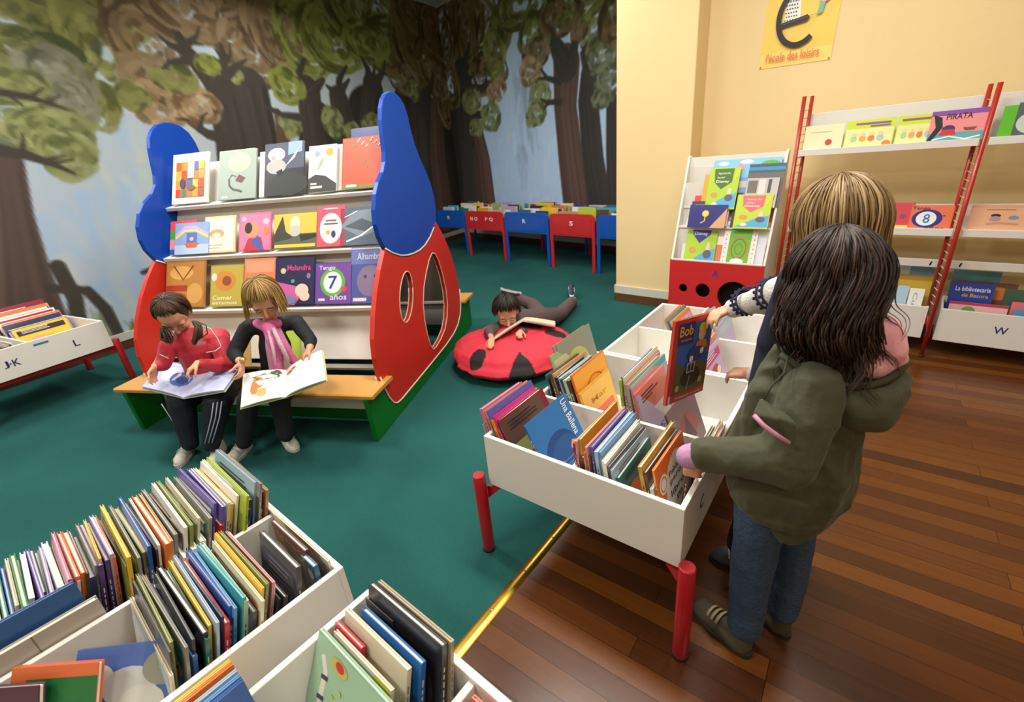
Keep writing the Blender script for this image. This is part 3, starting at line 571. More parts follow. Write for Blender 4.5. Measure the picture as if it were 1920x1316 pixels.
def row(F, axis, p0, q0, specs, lean, where, group, face_rng=0, wid=(.2, .27), spine_at='x0', zf=FL, arts=True, names=None):
    """a row of standing books. axis 'a': planes contain the d direction and stack along +a (rows seen from +a);
    axis 'd': planes contain a, stacked along d from far to near (seen from -d)"""
    pos = p0; n = len(specs)
    for i, s in enumerate(specs):
        col, t, h = s[0], s[1], s[2]; o = s[3] if len(s) > 3 else {}
        w = o.get('w', random.uniform(*wid)); ln = o.get('lean', lean if not callable(lean) else lean(i/(max(1, n-1)))) ; pos += o.get('gap', 0)
        step = t/cos(rad(ln))+.0012; q = q0+o.get('q', random.uniform(0, .02)); jy = o.get('yaw', random.uniform(-1.2, 1.2))
        if axis == 'a':
            base = F.w(pos+step, q, zf+t*sin(rad(abs(ln)))); M = TM(base.x, base.y, base.z, F.deg+90+jy, ln)   # local y=-a, face at y=0 looks to +a
            M = TM(*F.w(pos+step, q, zf+max(0, t*sin(rad(ln)))), F.deg+90+jy, ln)
            pos += step
        else:
            pos -= step
            M = TM(*F.w(q, pos, zf+max(0, t*sin(rad(ln)))), F.deg+jy, ln)
        desc = o.get('label') or row_label(specs, i, where, 'left' if axis == 'a' else 'far end')
        pic = o.get('pic', motif(hash_(where, i), col) if arts else None)
        book(M, w, h, t, col, desc, group, pic, spine_at, o.get('spine'), simple=o.get('simple', False))
    return pos
ORD = 'first second third fourth fifth sixth seventh eighth ninth tenth eleventh twelfth thirteenth fourteenth fifteenth sixteenth seventeenth eighteenth nineteenth twentieth'.split()
ORD += [t+'-'+o for t in ('twenty', 'thirty', 'forty', 'fifty', 'sixty') for o in ORD[:9]+[None] if o]
ORD = ORD[:20]+ORD[20:29]+['thirtieth']+ORD[29:38]+['fortieth']+ORD[38:47]+['fiftieth']+ORD[47:56]+['sixtieth']+ORD[56:]
def row_label(specs, i, where, end):
    me = nm(specs[i][0]); pv = nm(specs[i-1][0]) if i else None; nx = nm(specs[i+1][0]) if i+1 < len(specs) else None
    base = f'book between {pv} and {nx} ones, {where}' if pv and nx else f'book beside a {nx or pv} one at the row {"end" if i else "start"}, {where}'
    t, h = specs[i][1], specs[i][2]
    for c in (f'{me} {base}', f'{"thick" if t > .011 else "slim"} {me} {base}'):
        if c not in COUNT: COUNT[c] = 1; return c
    c = f'{me} book, {ORD[i]} from the {end}, {where}'; COUNT[c] = 1
    return c
def hash_(w, i): return sum(ord(c) for c in w)*31+i*7919
def S(txt):
    """compact row: 'colour thickness_mm height_cm;...'"""
    out = []
    for p in txt.split(';'):
        a = p.split(); out.append((a[0], float(a[1])/1000, float(a[2])/100))
    return out
# ---- central bin, front left cell: covers leaning to the left
g = 'picture books in the front left cell of the central bin'
s = S('sage 5 23;pink 16 29;ochre 7 28;sage 14 26;olive 6 25;grey 5 23;violet 9 30;black 6 24;orange 8 27;magenta 8 28;crimson 22 27;brown 5 28')
s[2] = ('ochre', .006, .285, dict(pic=[('e', .2, .3, .12, .06, 'B08AB0'), ('t', .3, .62, .4, .09, 'Sorda', '4A3A30'), ('e', .75, .75, .12, .08, 'C8A0B0')], label='ochre yellow book beside the pink one at the left end of the central bin'))
s[9] = ('magenta', .008, .285, dict(pic=[('e', .45, .35, .34, .30, 'F0D020'), ('l', [(.3, .3), (.42, .7), (.5, .35)], .04, '221820'), ('l', [(.55, .4), (.62, .75), (.72, .5)], .04, '221820')], label='magenta picture book with a yellow disc on its cover in the central bin'))
row(T, 'a', .035, .03, s, lambda t: 17+8*t, 'central bin front left cell', g, wid=(.24, .285))
ball = [('e', .45, .42, .36, .27, '1C4A86'), ('e', .50, .40, .30, .20, '22548E'), ('p', [(.08, .0), (.9, .0), (.95, .16), (.5, .24), (.08, .14)], '4A8CC0'), ('p', [(.62, .40), (.70, .47), (.85, .40), (.90, .30), (.78, .27), (.66, .32)], 'E0A090'),
        ('l', [(.2, .35), (.4, .26), (.6, .25)], .012, '6AA0CC'), ('l', [(.2, .41), (.4, .31), (.62, .31)], .012, '6AA0CC'), ('v', .80, .48, .13, .48, 'Una Ballena', 'E8EEF4')]
book(TM(*T.w(.300, .03, FL+.02), 99, 27), .26, .29, .008, '1F62A8', 'blue book with a whale on its cover at the front of the central bin', g, [('r', 0, 0, 1, 1, '2E74B4')]+ball)
# ---- central bin, front right cell
g = 'picture books in the front right cell of the central bin'
s = S('crimson 7 27;rose 8 28;mustard 10 28;black 14 23;orange 5 25;rose 7 27;brown 6 24;violet 9 27;charcoal 6 24;pale 12 26;sky 9 26;grey 6 24;white 10 24;white 8 24;charcoal 9 23;pale 8 22;teal 12 19')
s[2] = ('mustard', .010, .285, dict(pic=[('r', .03, .03, .97, .97, 'D09828'), ('t', .25, .62, .6, .12, 'Dame', '8A3A18'), ('e', .4, .35, .14, .12, '8A6020')], label='mustard yellow picture book with brown lettering in the middle of the central bin'))
row(T, 'a', .368, .028, s, lambda t: 4+6*t, 'central bin front right cell', g, wid=(.23, .28))
s = S('crimson 8 16;mustard 12 27;brown 10 25;white 10 20;orange 8 26')
s[1] = ('mustard', .012, .265, dict(pic=[('r', .04, .04, .96, .96, 'D8B048'), ('l', [(.15, .4), (.3, .6), (.45, .45), (.6, .7), (.8, .6)], .02, '5A4420'), ('e', .5, .3, .2, .08, 'B88830')], label='ochre picture book with scribbled lettering near the right end of the central bin', lean=12, gap=.0, w=.28))
s[2] = ('brown', .010, .25, dict(lean=12, w=.27)); s[3] = ('white', .01, .2, dict(lean=12, w=.24))
s[4] = ('orange', .008, .265, dict(lean=11, w=.235, spine='yellow', pic=[('r', 0, 0, 1, 1, 'E8722C'), ('e', .62, .46, .42, .46, 'E4E2DC'), ('e', .18, .72, .13, .12, 'F4F0E8'), ('o', .18, .72, .10, .09, .2, 'E8722C'), ('t', .36, .70, .36, .07, 'Pablo', '4A4648'), ('t', .36, .58, .40, .07, 'pero', '4A4648'), ('t', .34, .45, .48, .08, 'libro', '4A4648'), ('t', .5, .33, .2, .06, 'm', '4A4648'), ('e', .74, .17, .1, .09, 'D8C860')], label='orange book with a white lettered oval at the right end of the central bin'))
row(T, 'a', .605, .03, s, 11, 'front right corner of central bin', g, wid=(.23, .25))
# ---- central bin, rear left cell
g = 'picture books in the rear left cell of the central bin'
s = S('teal 10 27;charcoal 6 26;grey 6 33;olive 6 32;sage 6 30;brown 12 29;tan 12 29;black 16 28;pale 12 28;charcoal 14 28;mint 14 28;brown 14 28;orange 8 28;ochre 8 26')
s[2] = ('grey', .006, .37, dict(lean=15, w=.28, q=.10, pic=[('r', .05, .05, .95, .4, '76706C')], label='large plain grey book sticking up highest beside the ladybird cushion'))
s[3] = ('olive', .006, .37, dict(lean=16, w=.29, q=.12, pic=[('r', 0, 0, 1, 1, '8C9080'), ('e', .45, .62, .32, .22, 'B8C070'), ('e', .55, .55, .12, .12, '9AA868')], label='grey green picture book with a yellow green circle behind the orange one'))
s[4] = ('sage', .006, .345, dict(lean=17, w=.28, q=.06, pic=[('r', .05, .6, .9, .92, 'C0C09A'), ('t', .4, .68, .35, .1, 'Sola', '7A7A60')], label='pale sage picture book with faint lettering in front of the grey green one'))
s[12] = ('orange', .008, .305, dict(lean=17, w=.28, q=.012, pic=[('r', .02, .02, .98, .98, 'F0A83C'), ('o', .55, .6, .3, .22, .12, 'C87018'), ('l', [(.25, .35), (.4, .45), (.5, .3)], .03, '3A2410'), ('l', [(.3, .5), (.45, .3)], .03, '3A2410'), ('e', .6, .35, .04, .03, '3A2410')], label='bright orange picture book with black scrawls facing up in the central bin'))
s[13] = ('ochre', .008, .235, dict(gap=.012, lean=17, w=.26, q=.0, pic=[('r', .02, .02, .98, .98, 'EFC45C'), ('t', .25, .68, .5, .1, 'Mar', 'C08A30')], label='pale yellow orange picture book in front of the bright orange one'))
row(T, 'a', .068, .385, s, lambda t: 14+6*t, 'central bin rear left cell', g, wid=(.22, .28))
book(TM(*T.w(.335, .39, FL), 99, 22), .12, .2, .007, 'coral', 'small coral red book behind the whale book', g, None)
# ---- central bin, rear right cell
g = 'picture books in the rear right cell of the central bin'
s = S('white 6 28;lime 9 33;blue 5 34;cream 12 34;olive 6 32;pink 9 32;sage 10 32;mint 8 31;turquoise 6 31;rose 8 30;coral 9 29;lilac 8 29')
s[9] = ('rose', .008, .31, dict(lean=14, pic=[('l', [(.1+.12*i, .35), (.16+.12*i, .8)], .03, '8A6A60') for i in range(7)]))
s[11] = ('lilac', .008, .29, dict(lean=16, pic=[('r', .03, .03, .97, .97, 'BCB4CC'), ('t', .4, .25, .3, .1, 'Su', '5A5070')]))
row(T, 'a', .372, .385, s, lambda t: 6+9*t, 'central bin rear right cell', g, wid=(.28, .34))
book(TM(*T.w(.585, .42, FL), 99, 20), .28, .22, .008, '5A2430', 'dark crimson glossy book low in the bin beneath the lifted red book', g, [('e', .5, .4, .3, .3, '8A2A30'), ('p', [(.2, .1), (.5, .7), (.7, .2)], '3A1A24')])
for k, (c, x, dd) in enumerate((('brown', .668, .14), ('cream', .681, .17), ('rose', .694, .13))):
    book(TM(*T.w(x, dd+.02*k, FL), 99, -3), .26, .23, .01, c, f'{nm(c)} book lined up against the right wall of the central bin', 'books against the right wall of the central bin', None)
# ---- rear bin
g = 'picture books standing in the rear bin'
row(T, 'a', .285, 1.28, S('rose 7 26;olive 9 26;violet 10 25;sage 8 25;orange 9 25'), 26, 'rear bin far left cell', g, wid=(.26, .32))
row(T, 'a', .41, 1.275, S('white 8 26;grey 7 26;sage 9 26;pale 8 26;cream 7 25;pale 8 24;white 9 24;mint 9 24;charcoal 7 24;sage 10 25;lilac 8 24'), 16, 'rear bin far right cell', g, wid=(.24, .3))
row(T, 'a', .41, .885, S('sage 7 24;pink 6 24;cream 8 25;violet 9 25;navy 7 23;white 7 24;mustard 8 25;teal 5 24;cream 8 25;orange 8 25;lime 6 25;white 9 26;olive 7 25;orange 10 25;grey 8 24;rose 8 23;lilac 9 23'), lambda t: 8+10*t, 'rear bin near right cell', g, wid=(.26, .33))
# ---- foreground bin, right-hand column (near the camera), spines to the right
g = 'books in the right column of the lower left bin'
s = S('charcoal 14 20;black 7 20;white 8 23;rose 9 24;brown 6 24;olive 10 25;yellow 8 25;cream 9 24;charcoal 12 22;mint 14 24;turquoise 12 25;sky 9 24;blue 12 24;red 14 23;navy 8 24;pale 8 25;yellow 9 24;teal 12 23;black 16 24;charcoal 8 24;blue 12 21;tan 6 24;grey 8 25;olive 8 26;charcoal 7 25;cream 8 21')
row(G, 'd', -.205, -.345, [(a_, b_*.68, c_*1.10) for a_, b_, c_ in s], lambda t: 22-9*t, 'right column of corner bin', g, wid=(.27, .31), spine_at='x1')
dk = [('r', .08, .55, .92, .9, '4A4854')]+[('r', .25, .84-.05*i, .80-.03*(i % 3), .853-.05*i, '8A8894') for i in range(9)]+[('r', .08, .05, .22, .15, 'D8D8DC')]
book(TM(*G.w(-.225, -.155, FL), G.deg, 13), .20, .275, .012, '3C3A44', 'dark grey book with small print on its back, leaning in the corner bin', g, dk, 'x1')
book(TM(*G.w(-.268, -.062, FL), G.deg, 3), .19, .25, .010, '5E2A2C', 'maroon and yellow book lettered along its top, far end of the corner bin', g, [('r', .0, .0, 1, .74, 'B8974E'), ('t', .12, .82, .76, .10, 'THE TUNNEL', 'D89040'), ('r', .08, .3, .28, .68, '3A4A52'), ('r', .36, .3, .56, .68, '3A4A52'), ('r', .64, .3, .84, .68, '3A4A52')], 'x1')
book(TM(*G.w(-.085, -.075, FL), G.deg, 4), .062, .24, .012, '1F5C80', 'narrow blue book with yellow patterned edge in the far corner of the corner bin', g, [('r', .1, .0, .25, 1, 'C8A040'), ('e', .6, .85, .22, .07, 'E0D8C0')], 'x1')
book(TM(*G.w(-.338, -.022, FL), G.deg, 0), .31, .222, .006, 'cream', 'cream book flat against the end panel of the lower left bin', g, None, 'x1')
clouds = [('e', .2, .75, .16, .12, 'C8CCC4'), ('e', .5, .68, .24, .15, 'B8BCBC'), ('e', .62, .55, .2, .13, 'C4C4BC'), ('e', .3, .35, .18, .1, 'C8CCC4'), ('e', .8, .8, .2, .14, '8A8C80'), ('e', .75, .35, .22, .18, 'A8A898'), ('r', .1, .78, .14, .9, 'D8D8D0'), ('v', .88, .35, .05, .45, 'Casas', '3A3A34')]
book(TM(*G.w(-.151, -.589, .385), G.deg+43, 42), .24, .24, .010, '4A66A8', 'blue picture book with white clouds on its cover lying slanted in the lower left bin', g, clouds)
book(TM(*G.w(-.215, -.660, .395), G.deg+40, 34), .18, .23, .014, 'D0663C', 'orange hardback with a green panel and yellow lettering in the lower left bin', g, [('r', .18, .0, 1, .90, '1A6A34'), ('t', .45, .25, .3, .3, 'in', 'D8C030'), ('r', .1, .3, .15, .85, 'D8C890')])
book(TM(*G.w(-.150, -.660, .37), G.deg+43, 36), .10, .2, .012, 'pale', 'small pale blue white book wedged in front of the cloud book', g, None)
book(TM(*G.w(-.262, -.715, .40), G.deg+40, 30), .16, .21, .014, '48203A', 'dark plum book at the very corner of the lower left bin', g, None)
# ---- foreground bin, left-hand column
g = 'books in the left column of the lower left bin'
s = S('brown 12 23;tan 8 24;crimson 12 23;sage 8 26;grey 7 27;pale 6 27;charcoal 12 23;navy 14 22;lime 7 27;white 6 26;white 6 26;yellow 10 24;cream 8 25;white 7 25;violet 10 26;red 9 22;violet 7 27;grey 8 25;teal 9 23;cream 6 26;sage 7 24;olive 8 26;white 8 26;brown 8 24;grey 8 25;tan 7 25;orange 12 25;white 5 25;brown 8 24;blue 8 26;olive 12 24;grey 6 25;sage 7 23;yellow 8 26;olive 9 23;orange 7 24;lilac 9 25;purple 9 24;yellow 5 25;purple 10 24;grey 7 24;navy 14 22;charcoal 6 24;orange 12 24;white 6 24;coral 9 25;brown 7 24;pink 7 26;charcoal 8 23;white 12 24;lilac 7 24;sage 9 23;navy 9 24;violet 7 25;white 10 25;teal 6 24;green 10 26;cream 6 25;blue 7 24;teal 9 24;cream 7 24;blue 10 25;navy 6 22;grey 9 24')
row(G, 'd', -.06, -.722, [(a_, b_, c_*1.14, dict(w=random.uniform(.23, .265))) if k_ > 34 else (a_, b_, c_*1.14) for k_, (a_, b_, c_) in enumerate(s)], lambda t: 17+4*sin(9*t), 'left column of corner bin', g, wid=(.29, .335), spine_at='x1')
book(TM(*G.w(-.72, -.035, FL), G.deg, 2), .3, .215, .012, 'white', 'white book with printed spine lying against the far left end panel', g, None, 'x1')
for i in range(4):
    book(TM(*G.w(-.585+.012*i, -.26-.022*i, FL+.005*i), G.deg, 16), .20, .235-.006*i, .014, 'white', ['rearmost', 'second', 'third', 'foremost'][i]+' of the white spiral bound books with blue dots by the divider', 'white spiral bound books beside the divider', [('r', 0, .93, 1, .97, 'C8D8DC')]+[('e', .12+.13*k, .80-.03*(k % 2), .03, .02, '6AA8B8') for k in range(7)]+([('r', .04+.05*k, .93, .06+.05*k, .95, '303036') for k in range(18)] if i == 3 else []), 'x1', simple=True)
bigb = [('r', 0, 0, 1, 1, '2E5C9A'), ('r', 0, 0, 1, .30, '5C82AC'), ('r', 0, 0, 1, .14, '8CA0B4')]+[('r', .30, .62-.07*i, .86-.02*(i % 3), .632-.07*i, '1E3458') for i in range(6)]
book(TM(*G.w(-.405, -.76, FL), G.deg+90, 3), .325, .285, .012, '2E5C9A', 'large blue book with lines of print leaning at the left picture edge', g, bigb, 'x0')
book(TM(*G.w(-.382, -.76, FL), G.deg+90, 1), .345, .235, .018, 'B8B0A0', 'beige slipcased book in front of the large blue one', g, [('r', .33, 0, .335, 1, '6A6458'), ('r', .66, 0, .665, 1, '6A6458')], 'x0')
# ---- bottom edge bin: big picture books facing the camera
g = 'large picture books in the bin at the bottom edge'
for (a, d, lean, w, h, t, c, lb, pic) in (
    (.145, -.045, 3, .10, .265, .012, '2C2C30', 'narrow black book at the far left corner of the bin at the bottom edge', None),
    (.165, -.062, 12, .235, .305, .008, 'B8A890', 'tan edged book just behind the tall black one', None),
    (.155, -.085, 13, .24, .31, .012, '1C1A1C', 'tall black glossy book rising highest from the bin at the bottom edge', [('e', .6, .55, .3, .25, '33291E'), ('r', .05, .0, .95, .2, '14161E')]),
    (.165, -.120, 15, .20, .275, .012, '1C6CB8', 'bright blue hardback in front of the tall black book', [('r', .12, .86, .7, .875, '4A90D0')]),
    (.135, -.150, 17, .215, .275, .010, 'DCD4BC', 'cream book behind the white and yellow one', None),
    (.125, -.172, 18, .10, .255, .010, 'C82C3A', 'red book peeping out between the green and cream ones', None),
    (.140, -.192, 20, .20, .255, .008, 'E4DCC8', 'cream and yellow book with a line of small lettering along its top', [('p', [(.35, 0), (1, 0), (1, 1), (.75, 1), (.5, .5)], 'D8D04C'), ('r', .7, 0, 1, .95, 'D4D028'), ('t', .30, .80, .60, .06, 'Bilduma bonetan', '4A4438')]),
    (.115, -.240, 26, .30, .272, .010, '9CC4AC', 'large mint green picture book with a striped ribbon and orange spots', [('r', .01, .01, .99, .99, 'A0C4A4'), ('l', [(.10, .85), (.16, .74), (.15, .55), (.14, .35), (.18, .15), (.2, 0)], .055, 'E4E0D4'), ('p', [(.12, .66), (.20, .68), (.20, .72), (.12, .70)], '3A3A5A'), ('p', [(.11, .48), (.19, .50), (.19, .54), (.11, .52)], '3A3A5A'), ('p', [(.11, .30), (.19, .32), (.19, .36), (.11, .34)], '3A3A5A'), ('e', .30, .88, .10, .06, 'C8B85C'), ('e', .31, .89, .05, .04, 'C83A3A'), ('e', .42, .45, .13, .10, 'DC9A3C'), ('e', .42, .46, .09, .07, 'E0701C'), ('e', .35, .70, .02, .02, 'C8C85C'), ('e', .28, .62, .02, .015, 'C8C85C'), ('e', .52, .72, .02, .015, 'C8C85C'), ('e', .25, .5, .02, .02, 'C06A60')])):
    book(TM(*G.w(a+.013, d, FL), G.deg, lean), w, h-.022, t, c, lb, g, pic, 'x1')
for k, (c, x) in enumerate((('yellow', 0), ('orange', .010), ('pale', .03), ('sky', .045), ('blue', .058))):
    book(TM(*G.w(.128+x, -.50, FL), G.deg+90, 6), .22, .285, .008, c, f'{nm(c)} book edge just inside the left corner of the bottom picture edge', g, None)
for k, (c, x) in enumerate((('tan', .40), ('brown', .415))):
    book(TM(*G.w(.47, -.12-.03*k, FL), G.deg, 10), .24, .24, .01, c, f'{nm(c)} book right of the divider in the bin at the bottom edge', g, None, 'x1')
book(TM(*G.w(.48, -.035, FL), G.deg, 2), .31, .212, .008, 'coral', 'salmon red book flat against the far panel of the bin at the bottom edge', g, None)
# ---- bin along the painted wall
g = 'books in the bin along the painted wall'
row(L, 'd', .70, -.41, [(a_, b_*.92, c_*1.12) for a_, b_, c_ in S('charcoal 12 29;crimson 22 32;rose 9 29;orange 24 29;charcoal 8 27;white 30 27;black 10 26;white 14 26;red 16 25;sky 18 24;white 24 24;orange 10 24;cream 16 23;navy 30 23;white 22 20;black 10 20;lilac 14 19;yellow 16 20')], lambda t: 14+3*t, 'right cell of mural bin', g, wid=(.33, .365), zf=.336)
row(L, 'd', .60, -.815, S('brown 20 26;orange 30 25;tan 16 24;sage 20 22;cream 14 22;cream 12 20;teal 10 20;white 12 19;green 10 18'), lambda t: 20, 'middle cell of mural bin', g, wid=(.2, .23), zf=.336)
for k in range(5):
    c = ('brown', 'grey', 'tan', 'charcoal', 'white')[k]
    book(TM(*L.w(-.535+.014*k, .04+.02*k, .336), 200, 6), .22, .2, .01, c, f'{nm(c)} book squeezed sideways between the two cells of the wall bin', g, None)
# ---- metal troughs on the back wall: only the tops show
g = 'books in the metal troughs on the back wall'; pal = ['navy', 'cream', 'brown', 'white', 'mustard', 'lilac', 'teal', 'orange', 'white', 'blue', 'crimson', 'sage', 'turquoise', 'yellow', 'tan', 'pale']
names = {0: 'the trough lettered M', 1: 'the trough lettered N O P Q', 2: 'the trough lettered R', 3: 'the red trough lettered S', 4: 'the blue trough lettered S'}
rr = random.Random(5)
for j, (x0, x1) in enumerate(((-6.7, -5.92), (-5.86, -5.03), (-4.97, -4.16), (-4.10, -3.41), (-3.35, -2.6))):
    for cidx in range(2):
        xa = x0+(x1-x0)*.5*cidx+.01; y = 5.34
        for k in range(6):
            c = pal[(j*5+cidx*7+k*3) % len(pal)]; t = rr.uniform(.02, .055); w = rr.uniform(.22, .33); h = rr.uniform(.26, .33)-.007*k; y -= t+rr.uniform(.05, .085)
            lb = f'{nm(c)} book in row {["at the wall", "next to the wall", "behind the middle", "in the middle", "behind the front", "at the front"][k]}, {"left" if cidx == 0 else "right"} half of {names[j]}'.replace('in row ', '').replace('next to the wall', 'near the wall').replace('behind the middle', 'behind middle').replace('right half of the trough', 'right half of trough').replace('left half of the trough', 'left half of trough')
            if (j, cidx, k) == (3, 1, 5):
                book(TM(xa+.05, 4.60, .45, 0, 4), .27, .33, .012, 'lime', 'lime green book with a round picture standing in the red trough lettered S', g, [('e', .5, .4, .36, .3, 'D8E8C0'), ('e', .45, .3, .14, .1, 'E0A060')], simple=True)
            else: book(TM(xa+rr.uniform(0, .05), y, .442, rr.uniform(-3, 3), rr.uniform(-2, 12)), w, h, t, c, lb, g, None, simple=True)
# ---- display unit: face-out books on three shelves
def disp(a, z, w, h, c, lb, pic, t=.010, gname='', lean=26, dd=0, name='picture_book'):
    d = .17+.5*z-.085+dd
    return book(TM(*D.w(a, d, z+.004+t*sin(rad(lean))), D.deg, lean), w, h, t, c, lb, gname, pic, simple=True, name=name)
g = 'picture books on the top shelf of the display'
disp(.045, 1.33, .30, .345, 'EDEADF', 'cream book with a colourful patchwork picture, leftmost on the top display shelf',
     [('r', .10, .12, .90, .84, 'E8C080')]+[('r', .1+.16*i, .12+.18*j, .25+.16*i, .29+.18*j, ['C8402C', '3A5AA0', 'E09030', '3A7A5A', 'D8B040', 'A04A30', 'D86A3A'][(i*3+j*2) % 7]) for i in range(5) for j in range(4)]+[('e', .3, .4, .07, .1, '2A3A5A'), ('r', .44, .5, .62, .82, 'F0E0C0'), ('e', .55, .3, .12, .05, '7A4A28')], gname=g)
disp(.405, 1.33, .28, .335, 'D8D6CE', 'pale book standing half hidden behind the grey green one on the top display shelf', None, gname=g, dd=.03)
disp(.43, 1.33, .295, .33, '8FA09A', 'grey green picture book with a small curled swimmer on the top display shelf', [('r', .0, .0, 1, 1, '93A49C'), ('e', .55, .75, .3, .2, 'AEB8A4'), ('e', .55, .68, .18, .12, 'BCC0A4'), ('l', [(.28, .42), (.3, .28), (.4, .2), (.55, .17), (.64, .14)], .05, '4A4A48'), ('l', [(.28, .42), (.36, .5), (.48, .46)], .03, '6A5A58'), ('p', [(.45, .38), (.55, .5), (.72, .42), (.62, .32)], '6A3A42'), ('r', .1, .03, .26, .07, 'E8E8E4')], gname=g)
disp(.735, 1.33, .25, .30, 'E8E6E2', 'white edged book behind the dark one with a pale face on the top display shelf', None, gname=g, dd=.02)
disp(.79, 1.33, .295, .345, '34363E', 'dark picture book in shiny film with a pale round face on the top display shelf', [('r', 0, .5, 1, 1, '4A5266'), ('e', .3, .78, .22, .13, 'D0CCC8'), ('e', .22, .72, .05, .04, 'C890A0'), ('e', .3, .55, .25, .14, 'A8A8A8'), ('e', .6, .2, .5, .22, '2C3230'), ('p', [(.3, .45), (.45, .5), (.48, .4), (.36, .36)], '1C1C20'), ('p', [(.6, .75), (.95, .8), (.95, 1), (.6, 1)], '8AA4C4')]+[('l', [(.55+.05*i, .55+.03*i), (.75+.04*i, .75+.04*i)], .012, 'D8DCE0') for i in range(5)], gname=g)  # the pale slanting strokes are painted glints on the film
disp(1.12, 1.33, .20, .30, 'E4E0D8', 'white and charcoal book with an orange dot on the top display shelf', [('p', [(0, .0), (1, 0), (1, .16), (.6, .34), (.25, .38), (0, .3)], '3A3A3E'), ('e', .75, .84, .13, .08, 'DC9A3C'), ('e', .3, .82, .1, .06, '8AA0C8'), ('p', [(.3, .45), (.5, .6), (.55, .75), (.4, .65)], 'A0A48C'), ('r', .08, .08, .5, .13, 'C8C8C4'), ('r', .08, .16, .3, .2, 'C8C8C4')], gname=g)
disp(1.14, 1.33, .22, .295, 'D8D8D4', 'pale grey book behind the charcoal and white one on the top display shelf', None, gname=g, dd=.025)
disp(1.40, 1.33, .26, .385, '38447E', 'navy blue book rising behind the red one on the top display shelf', None, gname=g, dd=.03)
disp(1.36, 1.33, .29, .325, 'C84A3A', 'red picture book in crinkled shiny film, rightmost on the top display shelf', [('r', .02, .02, .98, .98, 'D0563F'), ('r', 0, 0, 1, .06, '5A8A3A'), ('l', [(.5, .45), (.58, .55), (.62, .5), (.6, .38)], .03, '4A7A4A'), ('l', [(.25, .8), (.35, .85)], .02, '4A7A4A'), ('r', .1, .04, .35, .09, 'E8D0C8')]+[('l', [(.35+.1*i, .9-.05*(i % 3)), (.42+.1*i, .97-.06*(i % 3))], .02, 'F0D8D0') for i in range(6)], gname=g)  # the short pale strokes imitate light caught by the crinkled film
g = 'picture books on the middle shelf of the display'
disp(.035, 1.015, .22, .23, 'C83A44', 'red, green and pink striped book at the left end of the middle display shelf', [('r', 0, .72, 1, 1, 'D84A50'), ('r', 0, .45, 1, .72, '4A9A38'), ('r', 0, .15, 1, .45, 'D88AA0'), ('r', 0, 0, 1, .15, '2A5AA8')], gname=g, dd=.012)
disp(.095, 1.015, .28, .215, '8CA8D8', 'small light blue book with rainbow and boat on the middle display shelf', [('l', [(.02, .6), (.3, .85), (.6, .85), (.98, .6)], .08, 'C0A8D8'), ('l', [(.02, .52), (.3, .75), (.6, .75), (.98, .52)], .06, 'E0D070'), ('r', 0, 0, 1, .3, 'B0C8E8'), ('p', [(.28, .35), (.72, .35), (.64, .2), (.36, .2)], 'D86A3A'), ('r', .35, .35, .65, .68, '5A70C0'), ('e', .5, .48, .06, .06, 'E8C050')], gname=g, dd=-.006)
disp(.335, 1.015, .245, .245, 'E8C8A0', 'cream book framed in orange with an arched shape, middle display shelf', [('r', .06, .05, .94, .93, 'EDE4D0'), ('e', .4, .52, .24, .12, 'E09A68'), ('e', .4, .48, .14, .07, 'EDE4D0'), ('r', .15, .12, .5, .14, 'B0A890'), ('r', .15, .2, .6, .22, 'B0A890')], gname=g)
disp(.61, 1.015, .245, .25, 'D86A90', 'pink flowered book with a smiling bearded head on the middle display shelf', [('r', .04, .04, .96, .96, 'DC7AA0'), ('e', .15, .85, .08, .06, 'F0B0C8'), ('e', .85, .75, .1, .08, 'F0B0C8'), ('e', .42, .55, .22, .2, 'D89068'), ('e', .30, .6, .12, .15, '3A2824'), ('p', [(.15, .0), (.8, 0), (.7, .35), (.3, .32)], 'B83040'), ('p', [(.35, .2), (.7, .0), (.8, 0), (.6, .4)], '4A5AA0'), ('e', .85, .5, .08, .1, 'D88030')], gname=g)
disp(.88, 1.015, .31, .225, 'D8B850', 'yellow book with a white haired figure on the middle display shelf', [('r', .0, .0, 1, .42, '5A5A50'), ('p', [(0, .4), (.2, .95), (.28, .5), (.45, .3), (0, .2)], '3A3A30'), ('e', .5, .72, .12, .2, 'D8D4C0'), ('e', .5, .5, .14, .16, 'B8B8A8'), ('r', .02, .03, .98, .12, 'E0C040'), ('p', [(.65, .2), (1, .3), (1, .4), (.6, .38)], '2A2A2C')], gname=g)
disp(1.195, 1.015, .195, .255, 'C85870', 'rose red book with a white oval on the middle display shelf', [('e', .5, .45, .40, .38, 'E8E2DC'), ('r', .3, .62, .7, .66, '7A4A50'), ('r', .25, .54, .75, .58, '7A4A50'), ('e', .4, .35, .08, .06, 'D8A060'), ('e', .6, .3, .08, .09, '3A3A50'), ('r', .25, .92, .75, .95, 'E8C8D0')], gname=g)
disp(1.36, 1.015, .29, .235, '5A6878', 'slate blue book wrapped in shiny film on the middle display shelf', [('p', [(.0, .5), (.3, .9), (.9, .95), (1, .4), (.5, .2)], '7A8898'), ('p', [(.1, .5), (.5, .7), (.9, .5), (.6, .35)], '4A5664'), ('l', [(.15, .1), (.5, .25), (.95, .6)], .035, 'E8ECF0'), ('l', [(.1, .75), (.4, .9)], .02, 'D0D8E0')], gname=g)  # the near-white lines are film highlights painted into the cover
g = 'picture books on the lower shelf of the display'
